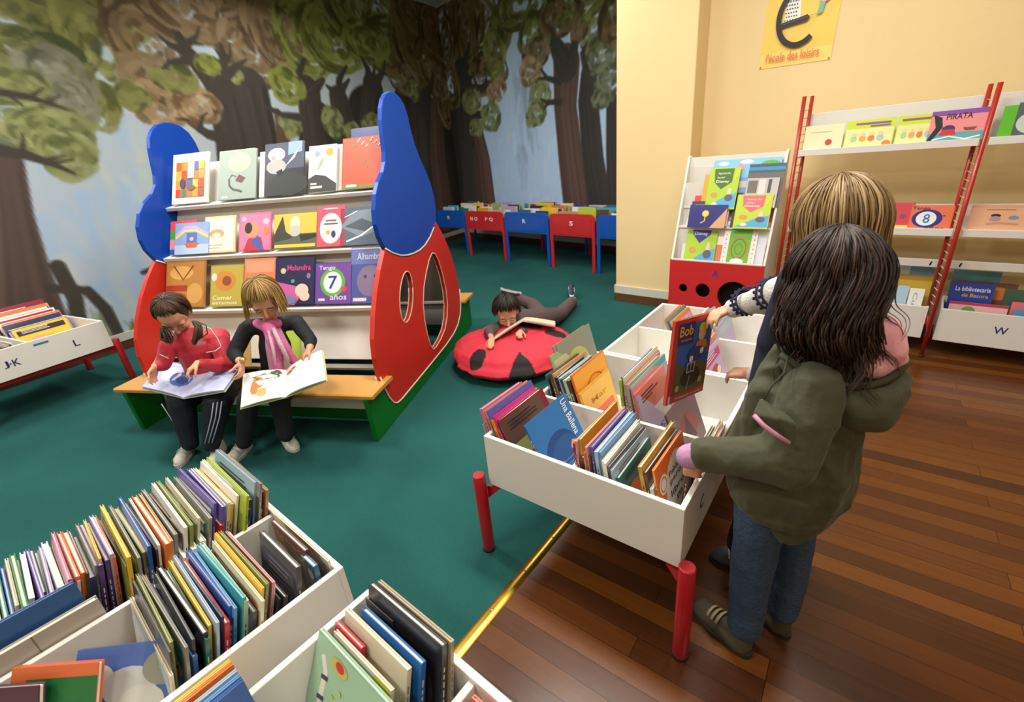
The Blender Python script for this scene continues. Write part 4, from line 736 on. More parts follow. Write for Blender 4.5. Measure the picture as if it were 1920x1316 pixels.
disp(.03, .69, .325, .315, 'A06A30', 'large amber brown illustrated book at the left end of the lower display shelf', [('r', .03, .03, .97, .97, 'B07A38'), ('e', .4, .75, .3, .15, 'D0A058'), ('r', 0, .35, .55, .48, '9A3A24'), ('e', .75, .3, .2, .22, 'C89850'), ('e', .3, .2, .25, .12, '8A4A2A'), ('l', [(.2, .9), (.45, .6), (.7, .9)], .03, '6A4020')], gname=g)
disp(.40, .69, .26, .275, 'A89838', 'olive yellow book with an orange flower on the lower display shelf', [('r', .02, .02, .98, .98, 'B0A040'), ('e', .45, .62, .32, .24, 'C88038'), ('e', .5, .62, .14, .12, '8A4A28'), ('e', .12, .72, .08, .1, 'D8D0C0'), ('t', .08, .16, .6, .11, 'Comer', 'E8E4C0'), ('t', .08, .05, .75, .07, 'estamos', 'E8E4C0')], gname=g)
disp(.665, .69, .235, .31, 'D87A58', 'salmon orange book rising behind the fair-haired child on the lower display shelf', [('r', .05, .7, .95, .95, 'E09070'), ('e', .5, .35, .3, .2, 'C85A40')], gname=g)
disp(.905, .69, .285, .305, '1E1C44', 'midnight blue book with pink lettering and stars on the lower display shelf', [('r', .02, .02, .98, .98, '201E48'), ('p', [(.0, .0), (.5, .0), (.75, .3), (.5, .4), (.0, .5)], 'C05A98'), ('e', .68, .30, .17, .14, 'E0C0B0'), ('e', .75, .18, .13, .1, 'E0C0B0'), ('t', .30, .72, .6, .12, 'Malandra', 'D03A80'), ('e', .2, .72, .07, .06, 'C8B890'), ('e', .45, .5, .05, .04, '4A9A7A'), ('e', .85, .6, .05, .06, '8A6AA0'), ('e', .3, .1, .25, .09, '6A7AA8')], gname=g)
disp(1.195, .69, .255, .26, '5E3A88', 'purple book with a big blue 7 on a green disc, lower display shelf', [('r', .02, .02, .98, .98, '6A4296'), ('e', .48, .52, .34, .34, '5EA83C'), ('e', .48, .52, .25, .26, 'EDEDF0'), ('t', .36, .36, .25, .32, '7', '1E3C8C'), ('t', .10, .80, .45, .13, 'Tengo', 'D8D0E8'), ('t', .42, .10, .45, .13, 'a\u00f1os', 'D8D0E8'), ('e', .8, .35, .08, .07, 'C83A4A'), ('r', .1, .08, .28, .14, 'D8D0E0')], gname=g)
disp(1.44, .69, .225, .345, '4A5496', 'blue violet book with a dim face, rightmost on the lower display shelf', [('r', .02, .7, .98, .97, '6470B0'), ('e', .6, .4, .4, .28, '7A6A88'), ('e', .45, .48, .05, .03, '3A3450'), ('e', .75, .48, .05, .03, '3A3450'), ('t', .2, .78, .75, .12, 'Alhambra', 'C8CCE8'), ('r', .1, .04, .5, .1, 'D8C8D0')], gname=g)
disp(.90, .365, .19, .22, 'A8C040', 'lime green book standing low behind the fair-haired child', [('r', .05, .05, .95, .95, 'B0C84A')], gname=g, lean=24, dd=.02)
disp(.62, .34, .12, .17, 'D8B070', 'small ochre card standing behind the bench between the two children', None, gname=g, lean=20, dd=.0)
# ---- ladder rack
def rk(a, d, z, w, h, c, lb, pic, lean=7, t=.008, gname='picture books on the ladder rack'):
    return book(TM(*K.w(a, d, z+t*sin(rad(lean))), K.deg, lean), w, h, t, c, lb, gname, pic, simple=True)
def kids(): return [('e', .2+.18*i, .35, .07, .11, ['A8C8A0', 'E8A060', 'D87850', 'B0B8D0'][i]) for i in range(4)]+[('e', .2+.18*i, .5, .05, .07, 'EDC8A0') for i in range(4)]
rk(-.872, .055, 1.29, .215, .155, 'DDE0B8', 'pale green book with a small red figure, leftmost on top rack shelf', [('e', .65, .32, .09, .12, 'C83A3A'), ('r', .15, .72, .7, .74, 'A8A888'), ('r', 0, 0, 1, .05, 'A8CC40')])
rk(-.648, .055, 1.287, .245, .165, 'C8D840', 'lime yellow book with children and an orange ball on the top rack shelf', [('r', .02, .06, .98, .7, 'DCE49A')]+kids()+[('e', .88, .14, .09, .11, 'E0803A'), ('r', .2, .84, .9, .9, '8A5AA0'), ('r', .5, .75, .9, .8, '8A5AA0')])
rk(-.395, .058, 1.287, .20, .165, 'C4D83C', 'lime yellow book with a row of children, right beside the pirate book', [('r', .02, .06, .98, .7, 'D8E294')]+kids()+[('r', .1, .84, .95, .9, '9A4A90')])
rk(-.245, .052, 1.288, .235, .17, '8A4A90', 'purple and pink landscape book lettered PIRATA on the top rack shelf', [('r', 0, .3, 1, .85, 'E08A90'), ('r', 0, 0, 1, .32, '58A0A8'), ('r', 0, .85, 1, 1, '7A4AA0'), ('p', [(0, .1), (.12, .5), (.04, .9), (.2, .8), (.25, .5), (.1, .1)], '1C2028'), ('t', .28, .72, .46, .17, 'PIRATA', '1E1620'), ('e', .36, .42, .12, .13, '3A2A6A'), ('p', [(.2, .25), (.52, .25), (.46, .42), (.26, .42)], 'C03038'), ('p', [(.62, .45), (.86, .45), (.82, .36), (.66, .36)], '7A4A38'), ('l', [(.1, .12), (.4, .2), (.7, .1), (.95, .18)], .03, 'E0ECEC')])
rk(.045, .055, 1.283, .12, .17, '58B020', 'bright green book just right of the middle ladder on the top rack shelf', None)
rk(.098, .053, 1.283, .17, .18, '4A5A58', 'grey green book with big pale eyes at the right picture edge', [('e', .4, .45, .36, .3, 'C0C4C0'), ('e', .3, .72, .13, .11, 'E4E6E4'), ('e', .75, .75, .16, .12, 'E4E6E4'), ('e', .5, .35, .25, .1, '2C302E'), ('r', .3, .88, .9, .93, '2C302E')])
rk(-.52, .085, .79, .17, .145, 'C83A50', 'crimson book mostly hidden behind fair hair on the middle rack shelf', [('r', .1, .1, .9, .4, 'D8706A')])
rk(-.42, .085, .79, .20, .165, 'D0485A', 'pink red landscape book with a yellow lower edge on the middle rack shelf', [('r', .1, 0, 1, .18, 'E8D060'), ('e', .3, .2, .25, .18, 'D88A60'), ('r', .25, .82, .55, .85, 'F0D0D8'), ('e', .75, .5, .08, .08, '8A4A6A')])
rk(-.235, .082, .79, .20, .15, 'D86A4A', 'orange book with a big blue and white 8 on the middle rack shelf', [('r', .03, .03, .97, .97, 'DC7450'), ('e', .42, .48, .36, .36, '3A2A80'), ('e', .40, .48, .24, .28, 'E4ECF0'), ('t', .33, .30, .16, .36, '8', '2A7AB8'), ('t', .03, .80, .42, .15, 'Tengo', '3A3450'), ('t', .42, .04, .44, .14, 'a\u00f1os', '3A3450'), ('e', .8, .6, .03, .03, 'A82A4A')])
rk(.035, .085, .79, .26, .15, 'D09A78', 'tan landscape book with a reclining figure right of the middle ladder', [('r', .0, .1, 1, .9, 'D8A684'), ('e', .42, .62, .08, .06, '2C2224'), ('e', .42, .5, .09, .1, 'A88A98'), ('l', [(.3, .3), (.5, .35), (.8, .3)], .04, 'C88A60'), ('e', .7, .55, .08, .07, '7A8AB0'), ('r', .25, .82, .7, .86, 'B07A58'), ('r', .3, 0, .55, .05, 'E8E8E4')])
for (a, d, w, h, c, lb, pic) in ((-.46, .23, .42, .42, '98A0A8', 'grey blue book at the back of the left rack bin', [('r', .7, .5, 1, .95, '5A7888')]), (-.45, .19, .41, .345, 'C8A840', 'mustard yellow book in the left rack bin', None), (-.455, .12, .31, .285, 'A8C8E0', 'pale blue book with a coral cloud in the left rack bin', [('e', .5, .6, .3, .14, 'E0A898'), ('r', 0, 0, 1, .3, 'C8E0D8')]), (-.14, .12, .075, .275, 'E8E8E4', 'narrow white book beside the middle ladder in the left rack bin', [('v', .3, .1, .3, .8, 'Cuento', '9AA0A8')]),
                                 (.05, .24, .22, .385, '3A7078', 'teal book at the back of the rack bin lettered W', None), (.06, .20, .29, .33, '7A4A38', 'brown and orange book behind the royal blue one in the rack bin', [('e', .7, .8, .3, .12, 'D07838')]), (.052, .15, .20, .33, '1E3890', 'royal blue book with white lettering in the rack bin', [('t', .12, .84, .80, .085, 'La bibliotecaria', 'D8DCEC'), ('t', .3, .73, .6, .07, 'de Basora', 'C89A58')]), (.30, .19, .2, .30, '3A5A48', 'dark green book at the right edge of the rack bin', None),
                                 (.065, .085, .26, .225, 'D8A8AC', 'pale pink book with black letters in the rack bin', [('r', 0, .93, 1, 1, 'B02A48'), ('e', .35, .7, .14, .2, '6A8A50'), ('t', .62, .62, .3, .14, 'PEGO', '2A2428')]), (.335, .10, .14, .25, 'D06A70', 'coral red book at the right edge of the rack bin', None), (.35, .07, .14, .215, '4A88B8', 'small sky blue book at the right edge of the rack bin', None)):
    rk(a, d, .131, w, h, c, lb, pic, lean=10)
# ---- display stand lettered A
g = 'magazines and books in the red and white display stand'
def st(x, y, z, w, h, c, lb, pic, lean=16, t=.006):
    M = sub(K, -1.66, -.15) @ TM(x, y, z+t*sin(rad(lean)), 0, lean); return book(M, w, h, t, c, lb, g, pic, simple=True)
def learn(c1, c2, c3): return [('r', 0, 0, 1, 1, c1), ('p', [(.02, .05), (.98, .05), (.98, .4), (.6, .3)], '5AA8D8'), ('p', [(.15, .97), (.8, .97), (.78, .65), (.45, .48), (.2, .65)], c2), ('t', .28, .82, .42, .07, 'Aprendo', c3), ('t', .28, .74, .26, .05, 'leer', c3), ('t', .25, .62, .44, .08, 'Disney', 'F4F0E8'), ('l', [(.84, .70), (.95, .92)], .05, 'E8D030'), ('e', .25, .35, .12, .06, 'E0905A'), ('e', .75, .42, .07, .09, 'D8C8C0'), ('e', .75, .28, .13, .08, '5A6070'), ('e', .3, .12, .1, .05, 'E8E0D0')]
st(.21, .150, .94, .46, .34, '5AA0D0', 'wide book with sky, clouds and green trees at the top of the lettered stand', [('r', .0, .60, 1, 1, '7CC0E0'), ('r', 0, 0, 1, .62, '8098D0'), ('e', .15, .92, .08, .04, 'F0F4F8'), ('e', .5, .94, .1, .04, 'F0F4F8'), ('p', [(0, .6), (.35, .6), (.25, .75), (0, .72)], '3A9038'), ('e', .85, .86, .14, .09, '58A828'), ('e', .3, .78, .08, .05, 'E88A70'), ('e', .42, .84, .07, .06, 'D890B0'), ('e', .62, .84, .05, .04, '28409A')])
st(.47, .135, .94, .235, .30, '34506A', 'blue topped magazine behind the photographic one in the lettered stand', [('r', .0, .85, 1, .93, '3A86B0'), ('r', 0, 0, 1, .8, '62605C')])
st(.475, .118, .94, .21, .205, 'B8B4B4', 'book with a grey and white photograph on the right of the lettered stand', [('r', .05, .5, .35, .92, '6A6664'), ('r', .4, .4, .6, .95, 'D8D0CC'), ('r', .68, .5, .78, .95, '4A4846'), ('e', .5, .2, .45, .16, 'ECECF0')])
st(.165, .120, .93, .12, .255, 'E0A030', 'orange book behind the green topmost one in the lettered stand', None)
st(.205, .108, .93, .215, .30, 'A0C830', 'lime green book with a dark green badge, uppermost on the lettered stand', learn('A8CC34', '4A6A28', 'D8E0A0'))
st(.405, .10, .80, .05, .25, '4A4038', 'dark narrow magazine in the middle of the lettered stand', None)
st(.115, .088, .81, .27, .225, 'D83A44', 'red and white magazine behind the navy one in the lettered stand', [('p', [(.1, 0), (1, 0), (1, .9), (.5, .9)], 'E8E8E8')])
st(.105, .072, .80, .24, .195, '3A4050', 'charcoal topped magazine with white lettering behind the navy one in the lettered stand', [('r', .1, .82, .9, .87, 'B8B8C0')])
st(.10, .055, .80, .28, .17, '2A2C78', 'navy blue magazine with a yellow plant figure in the lettered stand', [('p', [(.6, 0), (1, 0), (1, .85)], 'D0A078'), ('e', .45, .62, .09, .14, 'D8CC50'), ('l', [(.45, .5), (.45, .3), (.35, .2)], .03, 'C8C050')])
st(.435, .065, .80, .235, .24, 'E88A50', 'lime green book with a coral badge, right side of the lettered stand', learn('B8D040', 'E06A70', 'F0D0C0'))
st(.055, .060, .49, .16, .38, 'E8E6E0', 'white magazine at the far left of the bottom pocket of the lettered stand', None)
st(.12, .050, .49, .30, .42, 'F0D8D0', 'pale pink magazine behind the lime green learning book at the bottom left', None)
st(.28, .042, .49, .12, .37, 'D88060', 'salmon magazine edge between the two front books of the lettered stand', [('r', .2, .5, .8, .9, 'E8E0D8')])
st(.09, .030, .49, .235, .40, 'A0C830', 'lime green book with a violet badge, bottom left of the lettered stand', learn('A8CC34', '3A3A98', 'C8C8E8'))
st(.385, .055, .49, .29, .41, 'DC7050', 'coral red topped magazine at the bottom right of the lettered stand', None)
st(.44, .042, .49, .23, .36, 'D8DCE8', 'pale blue white magazine behind the maze book', [('r', .3, .1, .45, .9, '4A5AA0')])
mz = [('r', .0, .0, 1, 1, 'ECE8E4')]+[('e', .08+.84*(i % 2), .1+.09*(i//2), .02, .012, 'D07868') for i in range(20)]+[('r', .18, .08, .82, .88, '6CB438')]+[('o', .5, .45, .28-.055*i, .26-.05*i, .12, ['C87848', '3E8A28'][i % 2]) for i in range(5)]+[('e', .5, .2, .2, .06, 'F0E8E8')]
st(.375, .030, .49, .235, .365, 'ECE8E4', 'white bordered green maze book at the bottom right of the lettered stand', mz)
# ------------------------------------------------------------------ people: one remeshed body each, clothes and hair as parts
def ico(c, r, R=None):
    out = []
    for j in range(9):
        th = pi*j/8
        for i in range(12):
            ph = 2*pi*i/12; p = Vector((r[0]*sin(th)*cos(ph), r[1]*sin(th)*sin(ph), r[2]*cos(th)))
            if R is not None: p = R @ p
            out.append(Vector(c)+p)
    return out
def solid(name, shapes, m, parent, vox=.006, smooth=6, wrinkle=0, wscale=20, seed=0, paint=None):
    """union of round-ended shapes, remeshed to one continuous skin. shapes: (p, r, q, s) tapered limb, or (p, (rx,ry,rz), R) ellipsoid"""
    bm = bmesh.new()
    for s in shapes:
        if s[0] == 'H': pts = [q for p_, r_ in s[1] for q in ico(p_, (r_,)*3)]
        elif len(s) == 4: pts = ico(s[0], (s[1],)*3)+ico(s[2], (s[3],)*3)
        else: pts = ico(s[0], s[1], s[2])
        vs = [bm.verts.new(p) for p in pts]; r = bmesh.ops.convex_hull(bm, input=vs)
        bmesh.ops.delete(bm, geom=[v for v in set(list(r['geom_interior'])+list(r['geom_unused'])) if isinstance(v, bmesh.types.BMVert) and v.is_valid], context='VERTS')
    me = bpy.data.meshes.new(name); bm.to_mesh(me); bm.free()
    o = bpy.data.objects.new(name, me); COL.objects.link(o)
    md = o.modifiers.new('r', 'REMESH'); md.mode = 'VOXEL'; md.voxel_size = vox; md.use_smooth_shade = True
    ms = o.modifiers.new('s', 'SMOOTH'); ms.factor = .5; ms.iterations = smooth
    me2 = bpy.data.meshes.new_from_object(o.evaluated_get(bpy.context.evaluated_depsgraph_get())); me2.name = name
    o.modifiers.clear(); o.data = me2; bpy.data.meshes.remove(me)
    n = len(me2.vertices); co = np.empty(n*3); me2.vertices.foreach_get('co', co); co = co.reshape(-1, 3)
    if wrinkle:
        no = np.empty(n*3); me2.vertices.foreach_get('normal', no); no = no.reshape(-1, 3); rg = np.random.default_rng(seed); w = np.zeros(n)
        for k in range(9):
            d = rg.normal(size=3); d /= np.linalg.norm(d); f = wscale*rg.uniform(.6, 1.6); ph = co @ d*f+rg.uniform(0, 6)+1.3*np.sin(co @ rg.normal(size=3)*f*.35)
            w += (1-np.abs(np.sin(ph)))**2
        co = co+no*((w/9-.3)*wrinkle)[:, None]
    if paint:
        at = me2.attributes.new('paint', 'FLOAT_COLOR', 'POINT'); c = paint(co); at.data.foreach_set('color', np.concatenate([c, np.ones((n, 1))], 1).ravel().astype(np.float32))
    if parent is not None:
        Mi = np.array(parent.matrix_basis.inverted()); co = co @ Mi[:3, :3].T+Mi[:3, 3]
    me2.vertices.foreach_set('co', co.astype(np.float32).ravel()); me2.update()
    me2.materials.clear(); me2.materials.append(m)
    me2.polygons.foreach_set('use_smooth', [True]*len(me2.polygons))
    if parent is not None: o.parent = parent
    return o
def chain(pts, rs): return [(pts[i], rs[i], pts[i+1], rs[i+1]) for i in range(len(pts)-1)]
V = lambda *a: Vector(a)
def basis(fwd, up=(0, 0, 1)):
    """columns: x right, y forward, z up"""
    y = Vector(fwd).normalized(); z = (Vector(up)-y*Vector(up).dot(y)).normalized(); return Matrix((y.cross(z), y, z)).transposed()
SKIN = mat('D8A080', .5, spec=.35, bump=.05, bscale=120, vary=.06, vscale=25)
def head_shapes(c, B, k=1.0):
    P = lambda x, y, z: Vector(c)+B @ Vector((x*k, y*k, z*k))
    s = [(P(0, -.012, .018), (.076*k, .089*k, .086*k), B), (P(0, .022, -.038), (.060*k, .058*k, .062*k), B), (P(0, .052, -.080), .017*k, P(0, .060, -.072), .018*k)]
    s += [(P(0, .080, .002), .008*k, P(0, .097, -.026), .0105*k), (P(-.010, .088, -.031), .006*k, P(.010, .088, -.031), .006*k)]
    s += [(P(x, .050, -.034), (.024*k, .026*k, .024*k), B) for x in (-.034, .034)]
    s += [(P(-.045, .062, .020), .011*k, P(.045, .062, .020), .011*k), (P(-.014, .074, -.052), .0065*k, P(.014, .074, -.052), .0065*k), (P(-.012, .071, -.060), .007*k, P(.012, .071, -.060), .007*k)]
    for x in (-1, 1): s += [(P(x*.076, -.008, -.010), (.009*k, .018*k, .027*k), B)]
    return s
def face(parent, c, B, k=1.0, closed=True):
    P = lambda x, y, z: Vector(c)+B @ Vector((x*k, y*k, z*k))
    for x in (-1, 1):
        mb = MB(); mb.ell(P(x*.030, .068, -.002), (.0125*k, .0085*k, .0085*k), mat('F0E8E4', .25), 14, 10, R=B)
        mb.ell(P(x*.030, .0735, -.004), (.0058*k, .0045*k, .0058*k), mat('4A3020', .2), 12, 8, R=B); mb.build('eye', parent, W=True)
        mb = MB(); mb.ell(P(x*.030, .0698, .0025), (.0138*k, .0098*k, .0085*k), SKIN, 14, 10, R=B); mb.tube([P(x*.030+q*.013, .0795-abs(q)*.006, -.0045+.002*q*q) for q in (-1, -.5, 0, .5, 1)], .0011*k, mat('2A1A14', .6), 5); mb.build('eyelid', parent, W=True)
        mb = MB(); mb.tube([P(x*.030+q*.016, .0785-abs(q)*.007, .021-.004*q*q) for q in (-1, -.5, 0, .5, 1)], [.001, .0022, .0026, .0022, .001], mat('5A3E28', .8), 6); mb.build('eyebrow', parent, W=True)
    mb = MB(); mb.tube([P(q*.019, .0800-abs(q)*.008, -.0545+.0015*q*q) for q in (-1, -.5, 0, .5, 1)], [.0012, .0032, .0036, .0032, .0012], mat('B4605A', .45), 8); mb.tube([P(q*.016, .0788-abs(q)*.007, -.0595) for q in (-1, 0, 1)], [.001, .0038, .001], mat('B4605A', .45), 8); mb.build('lips', parent, W=True)
def hand_shapes(w, fwd, palm, side, k=.82, curl=.5, thumb=.6, spread=.12):
    """w wrist, fwd direction of the fingers, palm the direction the palm faces, side +1/-1 for the thumb side"""
    y = Vector(fwd).normalized(); pn = (Vector(palm)-y*Vector(palm).dot(y)).normalized(); x = y.cross(pn)*side
    P = lambda a, b, c: Vector(w)+x*a*k+y*b*k+pn*c*k
    s = [(P(-.020, .018, 0), .0125*k, P(-.026, .062, 0), .0115*k), (P(0, .016, 0), .014*k, P(0, .068, 0), .012*k), (P(.018, .018, 0), .0135*k, P(.022, .066, 0), .0125*k), (P(0, -.01, 0), .018*k, P(0, .03, 0), .017*k)]
    for i, (a, L_) in enumerate(((.027, .060), (.009, .067), (-.009, .062), (-.025, .048))):
        b = .068-.004*abs(i-1); p = P(a, b, 0); ang = 0; d0 = spread*(1.3-i)
        r = .0078*k
        for j, f in enumerate((.44, .32, .24)):
            ang += curl*(.75, 1.0, .7)[j]
            dr = (y*cos(ang)+pn*sin(ang)+x*d0*.6).normalized(); q = p+dr*L_*f*k; s.append((p, r, q, r*.93)); p = q; r *= .93
    t0 = P(.024, .018, .004); d1 = (x*.8+y*.75+pn*.35*thumb*2).normalized(); t1 = t0+d1*.036*k; d2 = (x*.25+y*.9+pn*thumb).normalized(); t2 = t1+d2*.028*k; t3 = t2+(d2+pn*thumb*.6).normalized()*.022*k
    return s+chain([t0, t1, t2, t3], [.0135*k, .0105*k, .0095*k, .008*k])
def hair(parent, c, B, spec, seed, mats, k=1.0, name='hair'):
    """spec: n, leave angle, length(phi), wave, colours; locks grow from a crown point over the skull and then hang"""
    rg = random.Random(seed); mb = MB(); A = Vector((.081*k, .094*k, .093*k)); cc = Vector((0, -.014*k, .020*k)); crown = spec.get('crown', (0, -.35))
    if k < 1: A = Vector((.081*k, .094*k, .093*k))
    for i in range(spec['n']):
        cl = rg.randrange(spec['clump']) if spec.get('clump') else None
        ph = rg.uniform(0, 2*pi) if cl is None else (cl+rg.gauss(.5, .42))*2*pi/spec['clump']; front = sin(ph)   # +1 towards the face
        th0 = rg.uniform(.02, spec.get('root', 1.2))*(1 if i % 3 else .5)
        Lh = spec['len'](ph)*rg.uniform(.85, 1.1); leave = spec['leave'](ph); off = rg.uniform(.002, spec.get('puff', .018))*k
        wv = spec.get('wave', 0)*rg.uniform(.5, 1.3); wf = rg.uniform(18, 34) if cl is None else 17+9*((cl*.618) % 1)+rg.uniform(-1, 1); wp = rg.uniform(0, 6) if cl is None else (cl*2.4) % 6.28+rg.uniform(-.4, .4); r = rg.uniform(*spec.get('r', (.0018, .0042)))*k
        th = th0; L_ = th*.09*k; pts = []; p = None; d = None; n = 0; ds = .013*k; tw = rg.uniform(-.25, .25)*(1 if cl is None else 1.6)
        def surf(th, ph):
            tl = crown[1]; v = Vector((sin(th)*cos(ph), sin(th)*sin(ph), cos(th))); v = Matrix.Rotation(-tl, 3, 'X') @ v
            return cc+Vector((v.x*(A.x+off), v.y*(A.y+off), v.z*(A.z+off)))
        while L_ < Lh and n < 60:
            if th < leave or p is None:
                q = Vector(c)+B @ surf(th, ph+tw*th*.3); d = (q-p).normalized() if p is not None else None; th += ds/(.09*k)
            else:
                g = Vector((0, 0, -1)); out = (B @ Vector((cos(ph), sin(ph)*.8, 0)))
                if d is None: d = g
                d = (d*.72+g*spec.get('grav', .34)+out*spec.get('flare', .02)).normalized(); q = p+d*ds
            qo = q+(B @ Vector((sin(L_*wf*1.6+wp), cos(L_*wf*1.3+wp), 0)))*wv*min(1, max(0, L_-.05)/.16) if wv else q
            pts.append(qo); p = q; L_ += ds; n += 1; wp += rg.uniform(-.12, .12)
        if len(pts) < 3: continue
        m_ = len(pts); rs = [r*(.5+.5*min(1, j/2))*(1 if j < m_*.6 else max(.12, 1-(j-m_*.6)/(m_*.42))) for j in range(m_)]
        mb.tube(pts, rs, rg.choice(mats), 5, cap=False)
    return mb.build(name, parent, W=True)
def hair_m(*cols): return [mat(c, .38, spec=.45, bump=.15, bscale=400) for c in cols]
def shoe(parent, heel, toe, m, sole, w=.034, h=.05, name='shoe', extra=None, lift=0):
    """heel and toe on the ground; sole and upper"""
    he, to = Vector(heel), Vector(toe); y = (to-he).normalized(); L_ = (to-he).length; up = Vector((0, 0, 1)); up = (up-y*up.dot(y)).normalized()
    return shoe2(parent, he, y, up, L_, m, sole, w, h, name, extra)
def shoe2(parent, he, y, up, L_, m, sole, w, h, name='shoe', extra=None):
    x = y.cross(up); P = lambda a, b, c: he+x*a+y*b+up*c
    u = solid(name, [(P(0, .035, .030), .030, P(0, .032, h+.012), .027), (P(0, .04, .028), w*.85, P(0, L_-.045, .026), w*.9), (P(0, .05, h), .024, P(0, L_-.06, .034), .022), (P(.002, L_-.042, .022), .026, P(0, L_-.032, .021), .026)], m, parent, .005, 4)
    mb = MB(); n = 24; pts = []
    for i in range(n):
        a = 2*pi*i/n; yy = L_/2+(L_/2)*sin(a); ww = w*(1.02 if yy > L_/2 else .86)*(1-.12*max(0, (yy/L_-.75)*2)); pts.append((ww*math.copysign(abs(cos(a))**.75, cos(a)), yy))
    vs = [P(a, b, 0) for a, b in pts]+[P(a*1.04, b, .018) for a, b in pts]
    mb.add(vs, [tuple(range(n))[::-1], tuple(range(n, 2*n))]+[(i, (i+1) % n, n+(i+1) % n, n+i) for i in range(n)], sole)
    s = mb.build('sole', u); Mi = u.matrix_world.inverted()
    if parent is not None:
        PI_ = parent.matrix_basis.inverted()
        for v in s.data.vertices: v.co = PI_ @ v.co
    if extra:
        mb = MB()
        for q, ln in extra: mb.tube([P(-ln, L_*q, h*.72+.018-(q-.4)*.05), P(-ln*.5, L_*q, h*.86+.026-(q-.4)*.055), P(0, L_*q, h*.9+.028-(q-.4)*.055), P(ln*.5, L_*q, h*.86+.026-(q-.4)*.055), P(ln, L_*q, h*.72+.018-(q-.4)*.05)], .0055, extra_m, 6, flat=.6)
        e = mb.build('straps', u)
        for v in e.data.vertices: v.co = PI_ @ v.co
    return u
def band(parent, pts, r, m, name, n=6, flat=1.0):
    mb = MB(); mb.tube(pts, r, m, n, flat=flat); return mb.build(name, parent, W=True)
def open_book(name, label, TL, BL, SB, ST, BR, TR, cov, pagec, prints, th=.010, bulge=.012):
    """an open book given by its six page corners; prints are painted patches in page coordinates"""
    base = (BL+SB+BR+TL+ST+TR)/6; R = thing(name, label, 'book', Matrix.Translation(base))
    for nm_, (a, b, c, d) in dict(left_pages=(TL, BL, SB, ST), right_pages=(ST, SB, BR, TR)).items():
        nrm = (b-a).cross(d-a).normalized(); nrm = nrm if nrm.z > 0 else -nrm
        N = 10; mb = MB(); sgn = nm_ == 'left_pages'
        def S_(u, v, o=0):   # u across from outer/left to right, v from top to bottom
            p = (a*(1-u)+d*u)*(1-v)+(b*(1-u)+c*u)*v; q = (1-u) if sgn else u
            return p+nrm*(bulge*4*(1-q)*q*(1-.3*q)*(1.0)-0.0+o-bulge*.6*max(0, 1-q*7))
        vs = []; fs = []
        for o in (0, -th*.8):
            for i in range(N+1):
                for j in (0, 1): vs.append(S_(i/N, j, o if o == 0 else 0)+(nrm*o if o else Vector((0, 0, 0))))
        k = 2*(N+1)
        for i in range(N):
            fs += [(2*i, 2*i+1, 2*i+3, 2*i+2), (k+2*i, k+2*i+2, k+2*i+3, k+2*i+1), (2*i, 2*i+2, k+2*i+2, k+2*i), (2*i+1, k+2*i+1, k+2*i+3, 2*i+3)]
        fs += [(0, k, k+1, 1), (2*N, 2*N+1, k+2*N+1, k+2*N)]
        mb.add(vs, fs, mat(pagec, .7)); pg = mb.build(nm_, R, W=True)
        e = .006; mb = MB(); o1, o2 = -th*.8-.0008, -th*.8-.0035
        A2, B2 = (a+(a-d).normalized()*e*sgn+(a-b).normalized()*e*.5), (b+(b-c).normalized()*e*sgn+(b-a).normalized()*e*.5)
        D2, C2 = (d+(d-a).normalized()*e*(not sgn)+(a-b).normalized()*e*.5), (c+(c-b).normalized()*e*(not sgn)+(b-a).normalized()*e*.5)
        vs = [q+nrm*o for o in (o1, o2) for q in (A2, B2, C2, D2)]
        mb.add(vs, [(0,1,2,3),(4,7,6,5),(0,4,5,1),(1,5,6,2),(2,6,7,3),(3,7,4,0)], mat(cov, .4, coat=.2)); mb.build('cover_board', R, W=True)
        mb = MB(); any_ = False
        for i, (side, poly, col) in enumerate(prints):
            if (side == 'l') != sgn: continue
            any_ = True; vs = [S_(u, v, .0006+.0004*i) for u, v in poly]; mb.add(vs, [tuple(t) for t in tessellate_polygon([[Vector((u, v, 0)) for u, v in poly]])], mat(col, .7))
        if any_: mb.build('page_picture', R, W=True)
    return R
def blobp(cx, cy, rx, ry, n=18, j=0, seed=1):
    r = random.Random(seed); return [(cx+rx*(1+r.uniform(-j, j))*cos(2*pi*i/n), cy+ry*(1+r.uniform(-j, j))*sin(2*pi*i/n)) for i in range(n)]

# ---------------- standing girl in the olive jacket
g0 = V(-0.217, 1.108, 0.000)
R = thing('person', 'child with long dark wavy hair in an olive green hooded jacket and jeans', 'person', Matrix.Translation(g0))
Bh = basis((-.72, .62, -.45)); hc = V(-0.228, 1.151, 1.136)
jk = mat('3E4028', .75, bump=.35, bscale=28, vary=.12, vscale=10, sheen=.1)
sh = V(-0.206, 1.103, 0.934)
hnd = V(-0.449, 1.026, 0.615)
body = head_shapes(hc, Bh)+chain([hc+V(0.01, 0, -.07), V(-0.214, 1.125, 0.983)], [.036, .045])+chain([V(-0.213, 1.137, 0.925), V(-0.235, 1.124, 0.714), V(-0.246, 1.121, 0.576)], [.06, .07, .06])
body += chain([V(-0.216, 1.034, 0.921), V(-0.209, 0.970, 0.784), V(-0.415, 1.025, 0.650)], [.035, .03, .022])+chain([V(-0.257, 1.077, 0.527), V(-0.268, 1.073, 0.287), V(-0.260, 1.062, 0.055)], [.045, .035, .025])+chain([V(-0.227, 1.164, 0.484), V(-0.197, 1.188, 0.242), V(-0.194, 1.187, 0.084)], [.04, .03, .025])
body += hand_shapes(hnd, (-.02, .35, -.95), (-.3, .9, -.2), 1, .72, .55)
solid('body', body, SKIN, R, .0055, 5)
